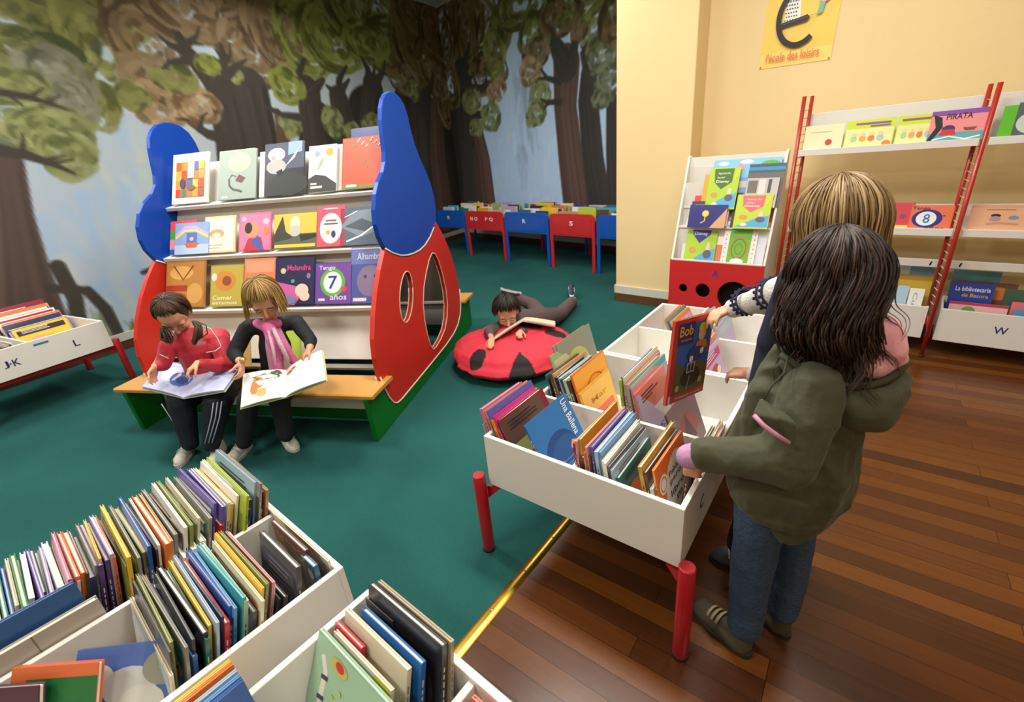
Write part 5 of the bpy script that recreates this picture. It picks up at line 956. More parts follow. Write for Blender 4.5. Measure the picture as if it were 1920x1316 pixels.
solid('olive_jacket', chain([V(-0.209, 1.142, 0.924), V(-0.231, 1.121, 0.780), V(-0.233, 1.119, 0.653), V(-0.228, 1.119, 0.542)], [.085, .128, .140, .10])+[(V(-0.237, 1.110, 0.570), (.13, .12, .06), basis((-.75, .6, 0))), (V(-0.268, 1.075, 0.620), (.10, .10, .09), basis((-.75, .6, 0)))]
      +[(V(-0.294, 1.093, 0.919), .04, V(-0.353, 1.054, 0.683), .035), (V(-0.295, 1.062, 0.874), .05, V(-0.315, 1.065, 0.610), .05), (V(-0.298, 1.108, 0.975), .018, V(-0.313, 1.066, 0.860), .03)]
      +chain([V(-0.204, 1.033, 0.925), V(-0.205, 0.995, 0.856), V(-0.210, 0.968, 0.782)], [.066, .066, .062])+chain([V(-0.210, 0.968, 0.782), V(-0.288, 0.949, 0.762), V(-0.380, 0.942, 0.735)], [.062, .052, .042]), jk, R, .006, 3, .020, 30, 3)
solid('jacket_hood', chain([V(-0.267, 1.055, 0.966), V(-0.197, 1.047, 0.921), V(-0.141, 1.071, 0.899), V(-0.097, 1.121, 0.900), V(-0.081, 1.201, 0.922)], [.016, .028, .038, .036, .024])+chain([V(-0.183, 1.074, 0.900), V(-0.131, 1.091, 0.888), V(-0.101, 1.116, 0.874), V(-0.086, 1.169, 0.904)], [.045, .052, .046, .035])
      +[(V(-0.279, 1.088, 0.987), .014, V(-0.216, 1.209, 0.965), .014)], jk, R, .0055, 4, .010, 26, 9)
solid('quilted_hood_lining', chain([V(-0.271, 1.113, 0.962), V(-0.218, 1.152, 0.931), V(-0.162, 1.190, 0.918), V(-0.118, 1.223, 0.918)], [.022, .034, .034, .028]), mat('4C5236', .8, bump=.6, bscale=16), R, .0055, 4, .008, 40, 2)
band(R, [V(-0.277, 1.037, 0.994), V(-0.243, 1.033, 0.979), V(-0.199, 1.037, 0.959), V(-0.169, 1.048, 0.950), V(-0.143, 1.064, 0.944), V(-0.118, 1.092, 0.942), V(-0.097, 1.125, 0.946), V(-0.083, 1.170, 0.952), V(-0.077, 1.216, 0.961)], .0075, mat('363822', .8, bump=.2, bscale=60), 'hood_rim', 10)
band(R, [V(-0.258, 1.028, 0.997), V(-0.251, 0.988, 0.974), V(-0.261, 0.957, 0.956), V(-0.265, 0.930, 0.934)], .0022, mat('2E301C', .8), 'shoulder_seam', 6)
band(R, [V(-0.267, 0.888, 0.914), V(-0.246, 0.882, 0.902), V(-0.224, 0.886, 0.888), V(-0.200, 0.905, 0.865)], .0046, mat('C88AA8', .6), 'pink_pocket_trim', 8)
solid('sleeve_pocket_flap', [('H', [(V(-0.268, 0.928, 0.928), .006), (V(-0.193, 0.964, 0.873), .006), (V(-0.206, 0.922, 0.857), .006), (V(-0.270, 0.906, 0.906), .006), (V(-0.227, 0.904, 0.911), .006)])], jk, R, .004, 3)
solid('lilac_cuff', chain([V(-0.380, 0.941, 0.732), V(-0.416, 0.931, 0.715)], [.036, .031]), mat('B88AB4', .8, bump=.2, bscale=150), R, .004, 3)
pk = mat('E8A4B0', .85, bump=.25, bscale=60, sheen=.2)
solid('pink_sweatshirt_hood', chain([V(-0.216, 1.136, 0.978), V(-0.171, 1.157, 1.008), V(-0.131, 1.190, 1.016), V(-0.109, 1.178, 0.996)], [.03, .05, .048, .034])+chain([V(-0.165, 1.116, 0.973), V(-0.122, 1.142, 0.962), V(-0.096, 1.200, 0.970)], [.022, .026, .022])+[(V(-0.254, 1.115, 0.987), .022, V(-0.203, 1.140, 0.987), .03)], pk, R, .005, 4, .008, 30, 5)
jeans = mat('2E435E', .85, bump=.5, bscale=90, vary=.25, vscale=14)
solid('jeans', chain([V(-0.269, 1.077, 0.574), V(-0.273, 1.074, 0.425), V(-0.270, 1.068, 0.258), V(-0.264, 1.065, 0.092)], [.075, .061, .055, .049])+chain([V(-0.234, 1.148, 0.547), V(-0.208, 1.182, 0.405), V(-0.197, 1.188, 0.242), V(-0.198, 1.181, 0.106)], [.07, .052, .047, .042]), jeans, R, .006, 4, .008, 34, 8)
bs = mat('4A4232', .8, bump=.2, bscale=80, vary=.2, vscale=30); extra_m = mat('A89C7C', .7)
for he, to in ((V(-0.227, 1.042, 0.000), V(-0.400, 1.090, 0.000)), (V(-0.165, 1.178, 0.000), V(-0.258, 1.214, 0.000))):
    y = (to-he).normalized(); shoe2(R, he-y*.0, y, V(0, 0, 1), .215, bs, mat('26221C', .7), .04, .06, extra=[(.5, .03), (.58, .028), (.66, .026)])
DK = hair_m('2A1B16', '35241D', '1E1411', '463028')
solid('hair_base', [(hc+Bh @ V(0, -.022, .018), (.077, .084, .086), Bh), (hc+Bh @ V(0, -.05, -.045), (.066, .048, .075), Bh), (hc+Bh @ V(0, -.04, -.10)+V(0, 0, -.02), (.050, .035, .055), Bh)], DK[0], R, .006, 4)
hair(R, hc, Bh, dict(n=1700, root=1.5, leave=lambda p: 1.42, len=lambda p: .37 if sin(p) < .35 else .22, wave=.024, puff=.015, grav=.36, flare=.005, clump=46, r=(.0009, .0022)), 11, DK, .93, 'long_hair')
rg = random.Random(4); mb = MB()
for k in range(60):
    c = rg.randrange(6); s0 = (V(-0.159, 1.076, 1.039), V(-0.141, 1.146, 1.067), V(-0.142, 1.185, 1.102), V(-0.146, 1.077, 1.018), V(-0.176, 1.072, 1.012), V(-0.246, 1.065, 0.997))[c]; e0 = (V(-0.098, 1.064, 0.915), V(-0.091, 1.134, 0.962), V(-0.097, 1.167, 1.021), V(-0.132, 1.038, 0.934), V(-0.180, 1.061, 0.965), V(-0.257, 1.053, 0.946))[c]
    o = V(rg.gauss(0, .008), rg.gauss(0, .008), rg.gauss(0, .012)); pts = []
    for j in range(14):
        t = j/13; w_ = .014*sin(t*6.3+c*1.7)*t; pts.append(s0+(e0-s0)*t+o*(1-.5*t)+V(w_, w_*.6, .010*cos(t*7+c)*t))
    mb.tube(pts, [.0016*(1-.8*j/13) for j in range(14)], rg.choice(DK), 5, cap=False)
mb.build('loose_curls', R, W=True)

# ---------------- boy behind her in the navy vest
g0 = V(-0.374, 1.395, 0.000)
R = thing('person', 'fair-haired child in a navy vest and white patterned jumper lifting the red book', 'person', Matrix.Translation(g0))
Bh = basis((-.72, .55, -.5)); hc = V(-0.283, 1.357, 1.208)
w1 = V(-0.539, 1.423, 0.944); w2 = V(-0.439, 1.356, 0.769)
body = head_shapes(hc, Bh)+chain([hc+V(0, 0, -.07), V(-0.281, 1.306, 1.075)], [.036, .045])+chain([V(-0.286, 1.306, 1.032), V(-0.306, 1.316, 0.857), V(-0.315, 1.315, 0.591)], [.07, .08, .08])
body += chain([V(-0.310, 1.243, 1.080), V(-0.375, 1.304, 1.033), w1], [.033, .028, .020])+chain([V(-0.287, 1.403, 0.958), V(-0.346, 1.362, 0.794), w2], [.033, .028, .020])+chain([V(-0.320, 1.315, 0.550), V(-0.346, 1.321, 0.300), V(-0.387, 1.336, 0.092)], [.06, .045, .03])+chain([V(-0.289, 1.395, 0.518), V(-0.282, 1.443, 0.252), V(-0.315, 1.464, 0.065)], [.06, .045, .03])
body += hand_shapes(w1, (-.30, -.52, -.16), (.25, .2, -.9), -1, .80, .55, .75)
body += hand_shapes(w2, (-.45, .05, -.12), (.1, .2, -.9), -1, .78, .65, .5)
solid('body', body, SKIN, R, .0052, 4)
NV = mat('1C2036', .8, bump=.2, bscale=40)
solid('navy_vest', chain([V(-0.291, 1.294, 1.049), V(-0.304, 1.298, 0.927), V(-0.306, 1.304, 0.762), V(-0.305, 1.310, 0.617)], [.085, .105, .112, .11])+[(V(-0.337, 1.248, 1.109), .03, V(-0.353, 1.235, 0.938), .04)], NV, R, .007, 5, .008, 18, 4)
JW = mat('D8D4D2', .9, bump=.4, bscale=180)
a1, a2 = V(-0.367, 1.283, 1.062), w1+(V(-0.438, 1.346, 1.005)-w1)*.25
sl = solid('white_sleeve', chain([V(-0.312, 1.246, 1.086), V(-0.373, 1.288, 1.055), V(-0.438, 1.347, 1.006), w1+V(.012, -.004, .003)], [.045, .041, .036, .031]), JW, R, .005, 4, .005, 40, 4)
NB = mat('2A2C50', .9, bump=.3, bscale=150)
for f, rr_ in ((0.30, .0385), (.40, .040), (.84, .0425), (.95, .043)):
    c0 = w1; c1 = V(-0.373, 1.288, 1.055); ax = (c1-c0).normalized(); p = c0+(c1-c0)*f+V(0, 0, .006*(1-f)); o1 = ax.orthogonal().normalized(); o2 = ax.cross(o1); mb = MB()
    for k in range(16):
        a = 2*pi*k/16; q = p+(o1*cos(a)+o2*sin(a))*rr_; mb.ell(q+ax*.004*(k % 2), (.005, .005, .005), NB, 6, 5)
    mb.tube([p+(o1*cos(2*pi*k/20)+o2*sin(2*pi*k/20))*rr_*.985+ax*.009 for k in range(21)], .0028, NB, 5); mb.build('knitted_pattern_band', R, W=True)
solid('white_cuff', [(w2+V(.02, 0, .0), .03, V(-0.346, 1.362, 0.794), .04)], JW, R, .005, 4)
solid('patterned_collar', chain([V(-0.223, 1.324, 1.105), V(-0.182, 1.416, 1.074), V(-0.182, 1.520, 1.084)], [.03, .035, .025]), mat('8A88A0', .9, bump=.5, bscale=120), R, .006, 3)
solid('dark_trousers', chain([V(-0.316, 1.310, 0.612), V(-0.350, 1.327, 0.316), V(-0.382, 1.331, 0.125)], [.09, .06, .05])+chain([V(-0.298, 1.380, 0.562), V(-0.286, 1.449, 0.269), V(-0.316, 1.453, 0.100)], [.085, .058, .05]), mat('20222E', .85, bump=.3, bscale=60), R, .008, 4, .006, 30, 2)
extra_m = mat('D8D8DC', .6)
for he, to in ((V(-0.364, 1.367, 0.000), V(-0.479, 1.319, 0.000)), (V(-0.296, 1.497, 0.000), V(-0.398, 1.509, 0.000))):
    y = (to-he).normalized(); shoe2(R, to-y*.205, y, V(0, 0, 1), .205, mat('4A4C56', .7), mat('202024', .7), .038, .055, extra=[(.5, .03), (.6, .028), (.7, .026)])
FR = hair_m('8A6C44', 'A08254', '6E5434', 'B89A6C')
solid('hair_base', [(hc+Bh @ V(0, -.020, .018), (.084, .094, .094), Bh), (hc+Bh @ V(0, -.05, -.035), (.072, .052, .05), Bh)], FR[2], R, .006, 4)
hair(R, hc, Bh, dict(n=1300, root=1.6, leave=lambda p: 1.85, len=lambda p: .20 if sin(p) < .2 else .15, wave=.005, clump=34, puff=.024, grav=.2, flare=.06, r=(.0011, .0026)), 5, FR, .96, 'short_hair')
# the red book he lifts
red = [('r', 0, 0, 1, 1, 'B8322A'), ('r', .12, .10, .97, .93, '1C5CA8'), ('p', [(.12, .10), (.97, .10), (.97, .36), (.7, .46), (.4, .40), (.12, .5)], '5A5A34'), ('e', .55, .27, .26, .12, '26282C'), ('r', .10, .70, .50, .95, '2C2470'), ('t', .13, .80, .34, .12, 'Bob', 'E8B428'), ('t', .18, .73, .26, .045, 'konpon', 'D89828'),
       ('e', .72, .78, .10, .085, 'E0B090'), ('e', .72, .86, .11, .05, 'D8C830'), ('r', .61, .83, .83, .86, 'D8C830'), ('p', [(.55, .6), (.9, .6), (.84, .7), (.6, .7)], 'D87838'), ('e', .62, .55, .22, .09, '1A3C88'), ('e', .50, .50, .05, .04, 'E8E8EC'), ('e', .76, .57, .05, .04, 'E8E8EC'), ('r', .40, .33, .62, .46, 'A0A8B0'), ('r', .43, .35, .50, .44, '33363C'), ('r', .52, .35, .59, .44, '33363C'), ('e', .2, .18, .05, .04, 'B8B040'), ('e', .8, .2, .05, .04, 'B8B040'), ('l', [(.45, .12), (.5, .3)], .02, '98A04A'), ('t', .18, .035, .72, .04, 'Trabajando en equipo', 'E8C8B8'), ('r', -.0, .02, .04, .12, 'E0E0E0')]
BM = Matrix.Translation((-.611, 1.213, .949)) @ Matrix.Rotation(rad(82.4), 4, 'Z') @ Matrix.Rotation(rad(6.3), 4, 'Y') @ Matrix.Translation((0, 0, -.28))
book(BM, .205, .28, .011, 'B8322A', 'red picture book titled Bob, held up above the central bin by a hand', None, red, 'x0', 'C85038', simple=True)

# ---------------- reader on the bench in the red tracksuit top
g0 = V(-3.002, 0.128, 0.000)
R = thing('person', 'child with a brown ponytail in a red tracksuit top reading on the bench', 'person', Matrix.Translation(g0))
Bh = basis((.66, -.30, -1.05)); hc = V(-3.006, 0.262, 0.815)
wa, wb = V(-2.989, 0.092, 0.572), V(-2.800, 0.260, 0.580)
body = head_shapes(hc, Bh)+chain([hc+Bh @ V(0, -.03, -.065), V(-3.040, 0.295, 0.697)], [.034, .04])+chain([V(-3.034, 0.297, 0.639), V(-3.100, 0.306, 0.413)], [.07, .08])
body += chain([V(-3.046, 0.196, 0.655), V(-3.059, 0.123, 0.565), wa], [.033, .028, .018])+chain([V(-2.979, 0.417, 0.627), V(-2.862, 0.385, 0.478), wb], [.033, .028, .018])+chain([V(-3.101, 0.317, 0.355), V(-2.963, 0.139, 0.348), V(-2.958, 0.096, 0.094)], [.06, .045, .03])+chain([V(-3.036, 0.389, 0.355), V(-2.766, 0.276, 0.344), V(-2.801, 0.186, 0.114)], [.06, .045, .03])
body += hand_shapes(wa, (.05, -.35, -.6), (.6, .5, .1), 1, .75, .35)+hand_shapes(wb, (.15, -.8, -.35), (.2, -.2, -.9), 1, .78, .5)
solid('body', body, SKIN, R, .0055, 4); face(R, hc, Bh)
rt = mat('B81E34', .6, bump=.25, bscale=40, sheen=.15)
solid('red_tracksuit_top', chain([V(-3.040, 0.285, 0.681), V(-3.030, 0.301, 0.589), V(-3.074, 0.316, 0.434)], [.06, .098, .105])+[(V(-3.044, 0.193, 0.647), .048, V(-2.999, 0.427, 0.629), .056)]+chain([V(-3.047, 0.187, 0.642), V(-3.021, 0.132, 0.563), V(-2.998, 0.110, 0.565)], [.047, .038, .028])+chain([V(-2.972, 0.418, 0.618), V(-2.854, 0.388, 0.493), V(-2.806, 0.277, 0.566)], [.054, .048, .031]), rt, R, .006, 4, .008, 26, 6)
wl = mat('D8B8C0', .6)
band(R, [V(-2.954, 0.345, 0.740), V(-2.911, 0.386, 0.714), V(-2.886, 0.399, 0.654), V(-2.822, 0.393, 0.623)], .0028, wl, 'white_shoulder_piping'); band(R, [V(-2.990, 0.135, 0.628), V(-2.968, 0.146, 0.620), V(-2.948, 0.161, 0.607)], .0028, wl, 'white_cuff_piping'); band(R, [V(-2.824, 0.391, 0.623), V(-2.805, 0.358, 0.615), V(-2.804, 0.314, 0.622)], .0026, wl, 'white_sleeve_piping')
mb = MB(); mb.add([V(-2.897, 0.295, 0.665), V(-2.859, 0.339, 0.665), V(-2.852, 0.331, 0.654), V(-2.886, 0.292, 0.653)], [(0,1,2,3)], mat('8A6A70', .6)); mb.build('chest_emblem', R, W=True)
tp = mat('141828', .75, bump=.3, bscale=40)
solid('navy_tracksuit_trousers', chain([V(-3.114, 0.321, 0.359), V(-2.965, 0.141, 0.353), V(-2.956, 0.098, 0.094)], [.088, .073, .047])+chain([V(-3.042, 0.400, 0.356), V(-2.768, 0.279, 0.352), V(-2.804, 0.180, 0.109)], [.085, .074, .047]), tp, R, .006, 4, .008, 24, 2)
for i in range(3):
    x = 5.4*i; band(R, [V(-2.682, 0.250, 0.385)+V(.0175*i*.6, .0175*i, 0), V(-2.698, 0.216, 0.297)+V(.0105*i, .0175*i, 0), V(-2.732, 0.182, 0.216)+V(.0105*i, .0165*i, 0), V(-2.762, 0.150, 0.144)+V(.0105*i, .0155*i, 0)], .0032, mat('B8BCD0', .6), 'white_leg_stripe')
band(R, [V(-2.977, 0.053, 0.365), V(-2.966, 0.063, 0.286), V(-2.953, 0.071, 0.200)], .003, mat('B8BCD0', .6), 'white_side_stripe')
ws = mat('D4D2CC', .55, bump=.1, bscale=60); extra_m = mat('BDBBB6', .6)
for he, to in ((V(-3.058, 0.103, 0.000), V(-2.926, 0.015, 0.000)), (V(-2.892, 0.238, 0.000), V(-2.729, 0.140, 0.000))):
    y = (to-he).normalized(); shoe2(R, he, y, V(0, 0, 1), .19, ws, mat('B0AEA8', .7), .036, .05, extra=[(.5, .03), (.62, .028)])
BN = hair_m('3A2A1C', '4A3624', '2C2016', '5A4430')
solid('hair_base', [(hc+Bh @ V(0, -.022, .020), (.083, .090, .090), Bh)], BN[2], R, .006, 4)
hair(R, hc, Bh, dict(n=900, root=1.4, leave=lambda p: 9, len=lambda p: .17 if sin(p) < .1 else .085, wave=.001, puff=.010, r=(.0012, .0024)), 21, BN, 1.0, 'tied_hair')
for i, (p0, p1, p2, p3) in enumerate(((V(-2.867, 0.318, 0.787), V(-2.829, 0.328, 0.762), V(-2.832, 0.312, 0.718), V(-2.841, 0.281, 0.684)), (V(-2.972, 0.193, 0.776), V(-2.948, 0.189, 0.752), V(-2.933, 0.188, 0.725), V(-2.929, 0.193, 0.700)))):
    rg = random.Random(i); mb = MB()
    for k in range(46):
        o = V(rg.gauss(0, .009), rg.gauss(0, .009), rg.gauss(0, .006)); mb.tube([p0+o*.4, p1+o, p2+o*1.3, p3+o*.5+V(0, 0, rg.uniform(-.02, .01))], [.002, .0035, .0035, .001], rg.choice(BN), 5, cap=False)
    mb.build('pigtail', R, W=True)
open_book('open_book', 'wide open book with pale blue pages on the lap of the reader in red', V(-3.400, 0.154, 0.475), V(-3.138, 0.007, 0.440), V(-2.808, 0.145, 0.425), V(-2.966, 0.309, 0.465), V(-2.614, 0.306, 0.460), V(-2.765, 0.425, 0.490), 'C8CCB0', 'B4BCE0',
          [('l', blobp(.55, .45, .32, .33, j=.1), 'C4C8E4'), ('l', blobp(.42, .42, .2, .26, j=.08, seed=2), 'D8D8E8'), ('l', blobp(.68, .5, .22, .26, j=.15, seed=3), '4A66B0'), ('l', blobp(.72, .52, .12, .14, j=.15, seed=4), '30509C'), ('r', blobp(.6, .2, .3, .08, j=.1, seed=5), '8A98D0'), ('r', blobp(.5, .4, .16, .05, j=.2, seed=6), 'A0A8D8'), ('r', blobp(.9, .12, .08, .08, j=.1, seed=6), '4A60B8')], .012, .008)

# ---------------- reader on the bench in black with a pink scarf
g0 = V(-2.634, 0.394, 0.000)
R = thing('person', 'fair-haired child in a black cardigan and pink scarf reading in the middle of the bench', 'person', Matrix.Translation(g0))
Bh = basis((.80, -.40, -.92)); hc = V(-2.644, 0.631, 0.861)
wa, wb = V(-2.616, 0.426, 0.570), V(-2.464, 0.729, 0.574)
body = head_shapes(hc, Bh)+chain([hc+Bh @ V(0, -.03, -.065), V(-2.707, 0.644, 0.711)], [.033, .038])+chain([V(-2.742, 0.648, 0.625), V(-2.823, 0.619, 0.367)], [.05, .06])
body += chain([V(-2.770, 0.528, 0.691), V(-2.769, 0.423, 0.578), wa], [.032, .027, .018])+chain([V(-2.654, 0.773, 0.668), V(-2.546, 0.776, 0.586), wb], [.032, .026, .018])+chain([V(-2.856, 0.557, 0.329), V(-2.599, 0.391, 0.359), V(-2.655, 0.312, 0.109)], [.055, .04, .028])+chain([V(-2.767, 0.649, 0.318), V(-2.512, 0.518, 0.331), V(-2.513, 0.493, 0.116)], [.055, .04, .028])
body += hand_shapes(wa, (.35, -.25, -.5), (.4, -.5, -.7), -1, .78, .45)+hand_shapes(wb, (.1, -.5, -.25), (.3, .3, -.9), 1, .75, .6)
solid('body', body, SKIN, R, .0055, 4); face(R, hc, Bh)
bk = mat('14161F', .85, bump=.25, bscale=60)
solid('black_cardigan', chain([V(-2.723, 0.641, 0.683), V(-2.722, 0.630, 0.563), V(-2.798, 0.619, 0.375)], [.056, .088, .092])+[(V(-2.761, 0.544, 0.700), .046, V(-2.692, 0.768, 0.675), .046)]+chain([V(-2.770, 0.528, 0.691), V(-2.741, 0.431, 0.592), V(-2.677, 0.425, 0.572)], [.045, .041, .031])+chain([V(-2.657, 0.767, 0.663), V(-2.551, 0.774, 0.592), V(-2.507, 0.750, 0.579)], [.044, .038, .030]), bk, R, .006, 4, .006, 26, 7)
solid('pale_pink_shirt', chain([V(-2.687, 0.638, 0.691), V(-2.656, 0.625, 0.581), V(-2.671, 0.609, 0.443)], [.038, .062, .06]), mat('C8B4B8', .85, bump=.3, bscale=60), R, .006, 4)
solid('black_trousers', chain([V(-2.879, 0.564, 0.330), V(-2.609, 0.396, 0.360), V(-2.657, 0.314, 0.114)], [.075, .056, .043])+chain([V(-2.790, 0.657, 0.318), V(-2.524, 0.522, 0.332), V(-2.515, 0.496, 0.124)], [.075, .056, .043]), bk, R, .006, 4, .006, 26, 1)
sc = mat('D870A8', .9, bump=.5, bscale=70, vary=.25, vscale=30); sc2 = mat('D8B8C8', .9, bump=.5, bscale=70, vary=.25, vscale=40)
solid('pink_scarf', chain([V(-2.716, 0.577, 0.724), V(-2.632, 0.598, 0.712), V(-2.660, 0.662, 0.708)], [.024, .03, .026])+chain([V(-2.617, 0.600, 0.715), V(-2.561, 0.591, 0.629), V(-2.553, 0.570, 0.506)], [.028, .034, .034])+chain([V(-2.604, 0.611, 0.708), V(-2.534, 0.628, 0.615), V(-2.529, 0.657, 0.498)], [.026, .028, .024]), sc, R, .005, 3, .01, 40, 3)
band(R, [V(-2.566, 0.611, 0.713), V(-2.501, 0.607, 0.640), V(-2.501, 0.622, 0.535)], [.010, .012, .010], sc2, 'pale_scarf_fold', 8)
band(R, [V(-2.579, 0.588, 0.705), V(-2.520, 0.571, 0.633), V(-2.520, 0.558, 0.532)], [.006, .008, .008], sc2, 'pale_scarf_fold', 8)
mb = MB(); mb.ell(V(-2.599, 0.433, 0.590), (.018, .018, .012), mat('D8B860', .25, metal=.8), 14, 8); mb.build('wristwatch', R, W=True)
extra_m = mat('C4C4C4', .6); ws2 = mat('E2E2E0', .5, bump=.1, bscale=60)
for he, to in ((V(-2.792, 0.346, 0.000), V(-2.695, 0.229, 0.000)), (V(-2.681, 0.518, 0.000), V(-2.416, 0.521, 0.000))):
    y = (to-he).normalized(); shoe2(R, he-y*.02, y, V(0, 0, 1), .20, ws2, mat('C8C8C6', .7), .037, .052, extra=[(.45, .032), (.56, .031), (.67, .029)])
BL_ = hair_m('A8884C', '8E6E3C', 'BC9C60', '7A5C30')
solid('hair_base', [(hc+Bh @ V(0, -.024, .022), (.082, .088, .088), Bh)], BL_[3], R, .006, 4)
hair(R, hc, Bh, dict(n=1200, root=1.3, leave=lambda p: 1.05 if sin(p) > .55 else 1.25, len=lambda p: .115 if sin(p) > .6 else .235, wave=.002, puff=.016, grav=.42, flare=.05, r=(.0011, .0024)), 8, BL_, 1.0, 'bobbed_hair')
open_book('open_book', 'open white book with an orange and green picture held by the reader in black', V(-2.638, 0.419, 0.500), V(-2.458, 0.329, 0.400), V(-2.344, 0.514, 0.420), V(-2.494, 0.594, 0.500), V(-2.217, 0.690, 0.480), V(-2.406, 0.772, 0.570), 'A8C068', 'E8E8EA',
          [('l', blobp(.38, .38, .14, .20, j=.12), 'D8884C'), ('l', blobp(.48, .72, .12, .14, j=.1, seed=3), 'E0A468'), ('l', blobp(.30, .55, .09, .2, j=.1, seed=4), 'D07A40'), ('l', blobp(.55, .22, .3, .09, j=.3, seed=5), '5A7048'), ('l', blobp(.80, .12, .12, .08, j=.3, seed=7), '4A6840'), ('l', blobp(.45, .42, .07, .09, j=.1, seed=8), 'D0DCEC'), ('r', blobp(.12, .22, .12, .035, j=.3, seed=8), 'D8603C'), ('r', blobp(.25, .16, .07, .03, j=.3, seed=9), 'D8603C')], .012, .012)

# ---------------- ladybird cushion and the child lying behind it
bb_c = V(-2.36, 2.12, 0); AX = Matrix.Rotation(rad(33), 3, 'Z')
R = thing('beanbag', 'big red ladybird beanbag with black spots and a black head patch on the carpet', 'beanbag', Matrix.Translation(bb_c))
SPOT = [(V(-2.328, 1.756, 0.130), .060, .078), (V(-2.090, 2.315, 0.170), .085, .062), (V(-2.308, 2.266, 0.250), .10, .055), (V(-2.505, 2.027, 0.200), .055, .03)]
HEADP = [V(-2.109, 1.953, 0.235), V(-1.841, 1.930, 0.200), V(-1.827, 1.812, 0.160), V(-1.999, 1.758, 0.060), V(-2.085, 1.732, 0.060), V(-2.041, 1.721, 0.180)]
def lady(co):
    red_, blk = np.array(lin('D83648')), np.array(lin('241E20')); c = np.tile(red_, (len(co), 1))
    for p, a, b in SPOT:
        ux = (co[:, 0]-p.x)*.84+(co[:, 1]-p.y)*.55; uy = -(co[:, 0]-p.x)*.55+(co[:, 1]-p.y)*.84
        c[(ux/a)**2+(uy/b)**2 < 1] = blk
    ins = np.zeros(len(co), bool); n = len(HEADP)
    for i in range(n):
        a, b = HEADP[i], HEADP[(i+1) % n]; cond = ((a.y > co[:, 1]) != (b.y > co[:, 1])); xx = (b.x-a.x)*(co[:, 1]-a.y)/(b.y-a.y+1e-9)+a.x; ins ^= cond & (co[:, 0] < xx)
    c[ins] = blk; return c
def bbp(a, d, z): q = AX @ V(a, d, 0); return bb_c+V(q.x, q.y, z)
solid('beanbag_cover', [(bbp(0, -.02, .12), (.46, .40, .12), AX), (bbp(-.24, .0, .11), (.22, .32, .11), AX), (bbp(.24, 0, .12), (.22, .32, .12), AX), (bbp(0, .10, .15), (.34, .22, .12), AX), (bbp(0, -.14, .085), (.40, .32, .085), AX)], attr_mat('beanbag_fabric', .8, .3, 30), R, .0085, 5, .02, 13, 4, lady)
mb = MB(); mb.tube([bbp(.02, .29, .19), bbp(.01, .2, .25), bbp(0, .08, .262), bbp(0, 0, .25), bbp(0, -.08, .225)], .003, mat('B02838', .8), 5); mb.build('seam', R, W=True)
g0 = V(-2.505, 2.489, 0.000)
R = thing('person', 'dark-haired child in brown clothes lying on the carpet behind the ladybird beanbag', 'person', Matrix.Translation(g0))
Bh = basis((.80, -.62, -.62)); hc = V(-2.437, 2.163, 0.368)
wa, wb = V(-2.339, 1.910, 0.264), V(-2.251, 2.108, 0.267)
ka, kb = V(-2.629, 2.981, 0.065), V(-2.668, 2.684, 0.235)
body = head_shapes(hc, Bh, 1.1)+chain([hc+Bh @ V(0, -.03, -.06), V(-2.451, 2.250, 0.275)], [.034, .04])+chain([V(-2.456, 2.293, 0.251), V(-2.468, 2.469, 0.189), V(-2.511, 2.655, 0.147)], [.07, .075, .08])
body += chain([V(-2.502, 2.141, 0.246), V(-2.470, 1.989, 0.259), wa], [.032, .027, .018])+chain([V(-2.369, 2.279, 0.229), V(-2.289, 2.197, 0.217), wb], [.032, .027, .018])+chain([V(-2.507, 2.691, 0.146), V(-2.649, 3.019, 0.060), V(-2.813, 3.410, 0.060)], [.06, .042, .03])+chain([V(-2.562, 2.645, 0.169), kb, V(-2.815, 2.615, 0.308)], [.055, .042, .028])
body += hand_shapes(wa, (.5, -.6, -.25), (.1, 0, -1), -1, .75, .3)+hand_shapes(wb, (.4, -.5, .1), (.1, 0, -1), 1, .75, .5)
solid('body', body, SKIN, R, .006, 4); face(R, hc, Bh, 1.1)
br_ = mat('5A4A4C', .85, bump=.4, bscale=50, vary=.1, vscale=12)
solid('brown_top', chain([V(-2.456, 2.271, 0.267), V(-2.471, 2.473, 0.201), V(-2.491, 2.594, 0.169)], [.08, .095, .092])+[(V(-2.498, 2.150, 0.253), .045, V(-2.406, 2.336, 0.230), .05)]+chain([V(-2.502, 2.141, 0.246), V(-2.465, 1.995, 0.258), V(-2.391, 1.945, 0.257)], [.044, .04, .03])+chain([V(-2.369, 2.279, 0.229), V(-2.301, 2.214, 0.213), V(-2.270, 2.142, 0.252)], [.044, .04, .03]), br_, R, .007, 4, .008, 24, 6)
solid('brown_trousers', chain([V(-2.505, 2.636, 0.158), V(-2.627, 2.965, 0.070), V(-2.787, 3.345, 0.060)], [.092, .068, .056])+chain([V(-2.555, 2.625, 0.176), kb, V(-2.793, 2.619, 0.301)], [.085, .06, .045]), br_, R, .007, 4, .008, 24, 9)
nvs = mat('1E2A48', .6); slm = mat('C8CCD0', .6); extra_m = nvs
a = V(-2.846, 3.467, 0.050); b = V(-2.518, 3.133, 0.293)
shoe2(R, V(-2.916, 3.501, 0.030)+V(0, 0, .01), V(-.25, .30, .30).normalized(), V(-.6, .5, -.2).normalized(), .19, nvs, slm, .042, .06)
shoe2(R, V(-2.764, 2.648, 0.346), (V(-2.859, 2.540, 0.394)-V(-2.764, 2.648, 0.346)).normalized(), V(.1, -.1, -1), .19, nvs, slm, .036, .045)
BD = hair_m('1C1410', '2A1E18', '140E0C', '33261E')
solid('hair_base', [(hc+Bh @ V(0, -.025, .022), (.092, .098, .10), Bh)], BD[0], R, .006, 4)
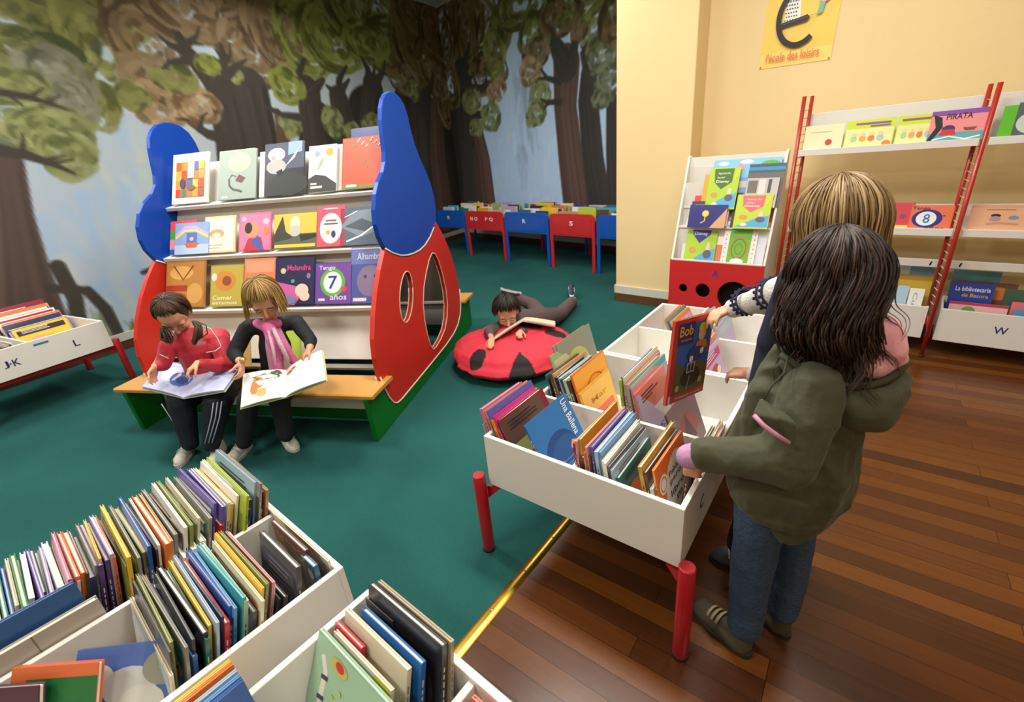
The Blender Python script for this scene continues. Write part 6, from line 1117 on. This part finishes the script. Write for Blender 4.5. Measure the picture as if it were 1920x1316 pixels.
hair(R, hc, Bh, dict(n=600, root=1.3, leave=lambda p: 1.25 if sin(p) > .5 else 1.5, len=lambda p: .13 if sin(p) > .5 else .18, wave=.0015, puff=.014, grav=.3, flare=.02, r=(.0018, .0036)), 31, BD, 1.12, 'dark_hair')
open_book('open_book', 'large open picture book propped on the ladybird beanbag', V(-2.419, 2.031, 0.235), V(-2.334, 1.921, 0.262), V(-2.285, 2.172, 0.335), V(-2.379, 2.297, 0.300), V(-2.108, 2.327, 0.280), V(-2.213, 2.450, 0.250), 'B8A880', 'D8D0B8', [], .014, .004)
# ------------------------------------------------------------------ light and camera
def area(x, y, z, sx, sy, p, col=(1, .93, .82), rz=0):
    l = bpy.data.lights.new('ceiling_lamp', 'AREA'); l.shape = 'RECTANGLE'; l.size = sx; l.size_y = sy; l.energy = p; l.color = col
    o = bpy.data.objects.new('ceiling_lamp', l); COL.objects.link(o); o.location = (x, y, z); o.rotation_euler = (0, 0, rad(rz)); return o
for (x, y, p) in ((-3.4, .6, 72), (-1.2, 1.6, 80), (-.6, 2.8, 24), (-3.2, 3.2, 40), (-5.2, 2.4, 34), (.9, 1.2, 24), (-1.6, -1.6, 60), (1.2, -1.8, 30), (-5.2, -1.0, 75)):
    area(x, y, 3.3, 1.2, .3, p, (1, .94, .85), 8)
w = bpy.data.worlds.new('World'); SC.world = w; w.use_nodes = True
w.node_tree.nodes['Background'].inputs[0].default_value = (.9, .95, 1, 1); w.node_tree.nodes['Background'].inputs[1].default_value = .09
cam = bpy.data.cameras.new('camera'); co = bpy.data.objects.new('camera', cam); COL.objects.link(co); SC.camera = co
cam.sensor_width = 36; cam.lens = 853/1920*36; cam.clip_start = .02
yaw, pitch, roll = rad(48.2), rad(23.3), rad(5.5)
f = Vector((-sin(yaw)*cos(pitch), cos(yaw)*cos(pitch), -sin(pitch))); r0 = Vector((cos(yaw), sin(yaw), 0)); u0 = r0.cross(f)
Rv = r0*cos(roll)-u0*sin(roll); Uv = r0*sin(roll)+u0*cos(roll)
m3 = Matrix((Rv, Uv, -f)).transposed(); co.matrix_world = Matrix.Translation((0, 0, 1.45)) @ m3.to_4x4()
cam.dof.use_dof = True; cam.dof.focus_distance = 1.65; cam.dof.aperture_fstop = 3.2
SC.view_settings.view_transform = 'Standard'; SC.view_settings.look = 'None'; SC.view_settings.gamma = 1; SC.view_settings.exposure = 0
try: SC.view_settings.use_curve_mapping = False
except Exception: pass
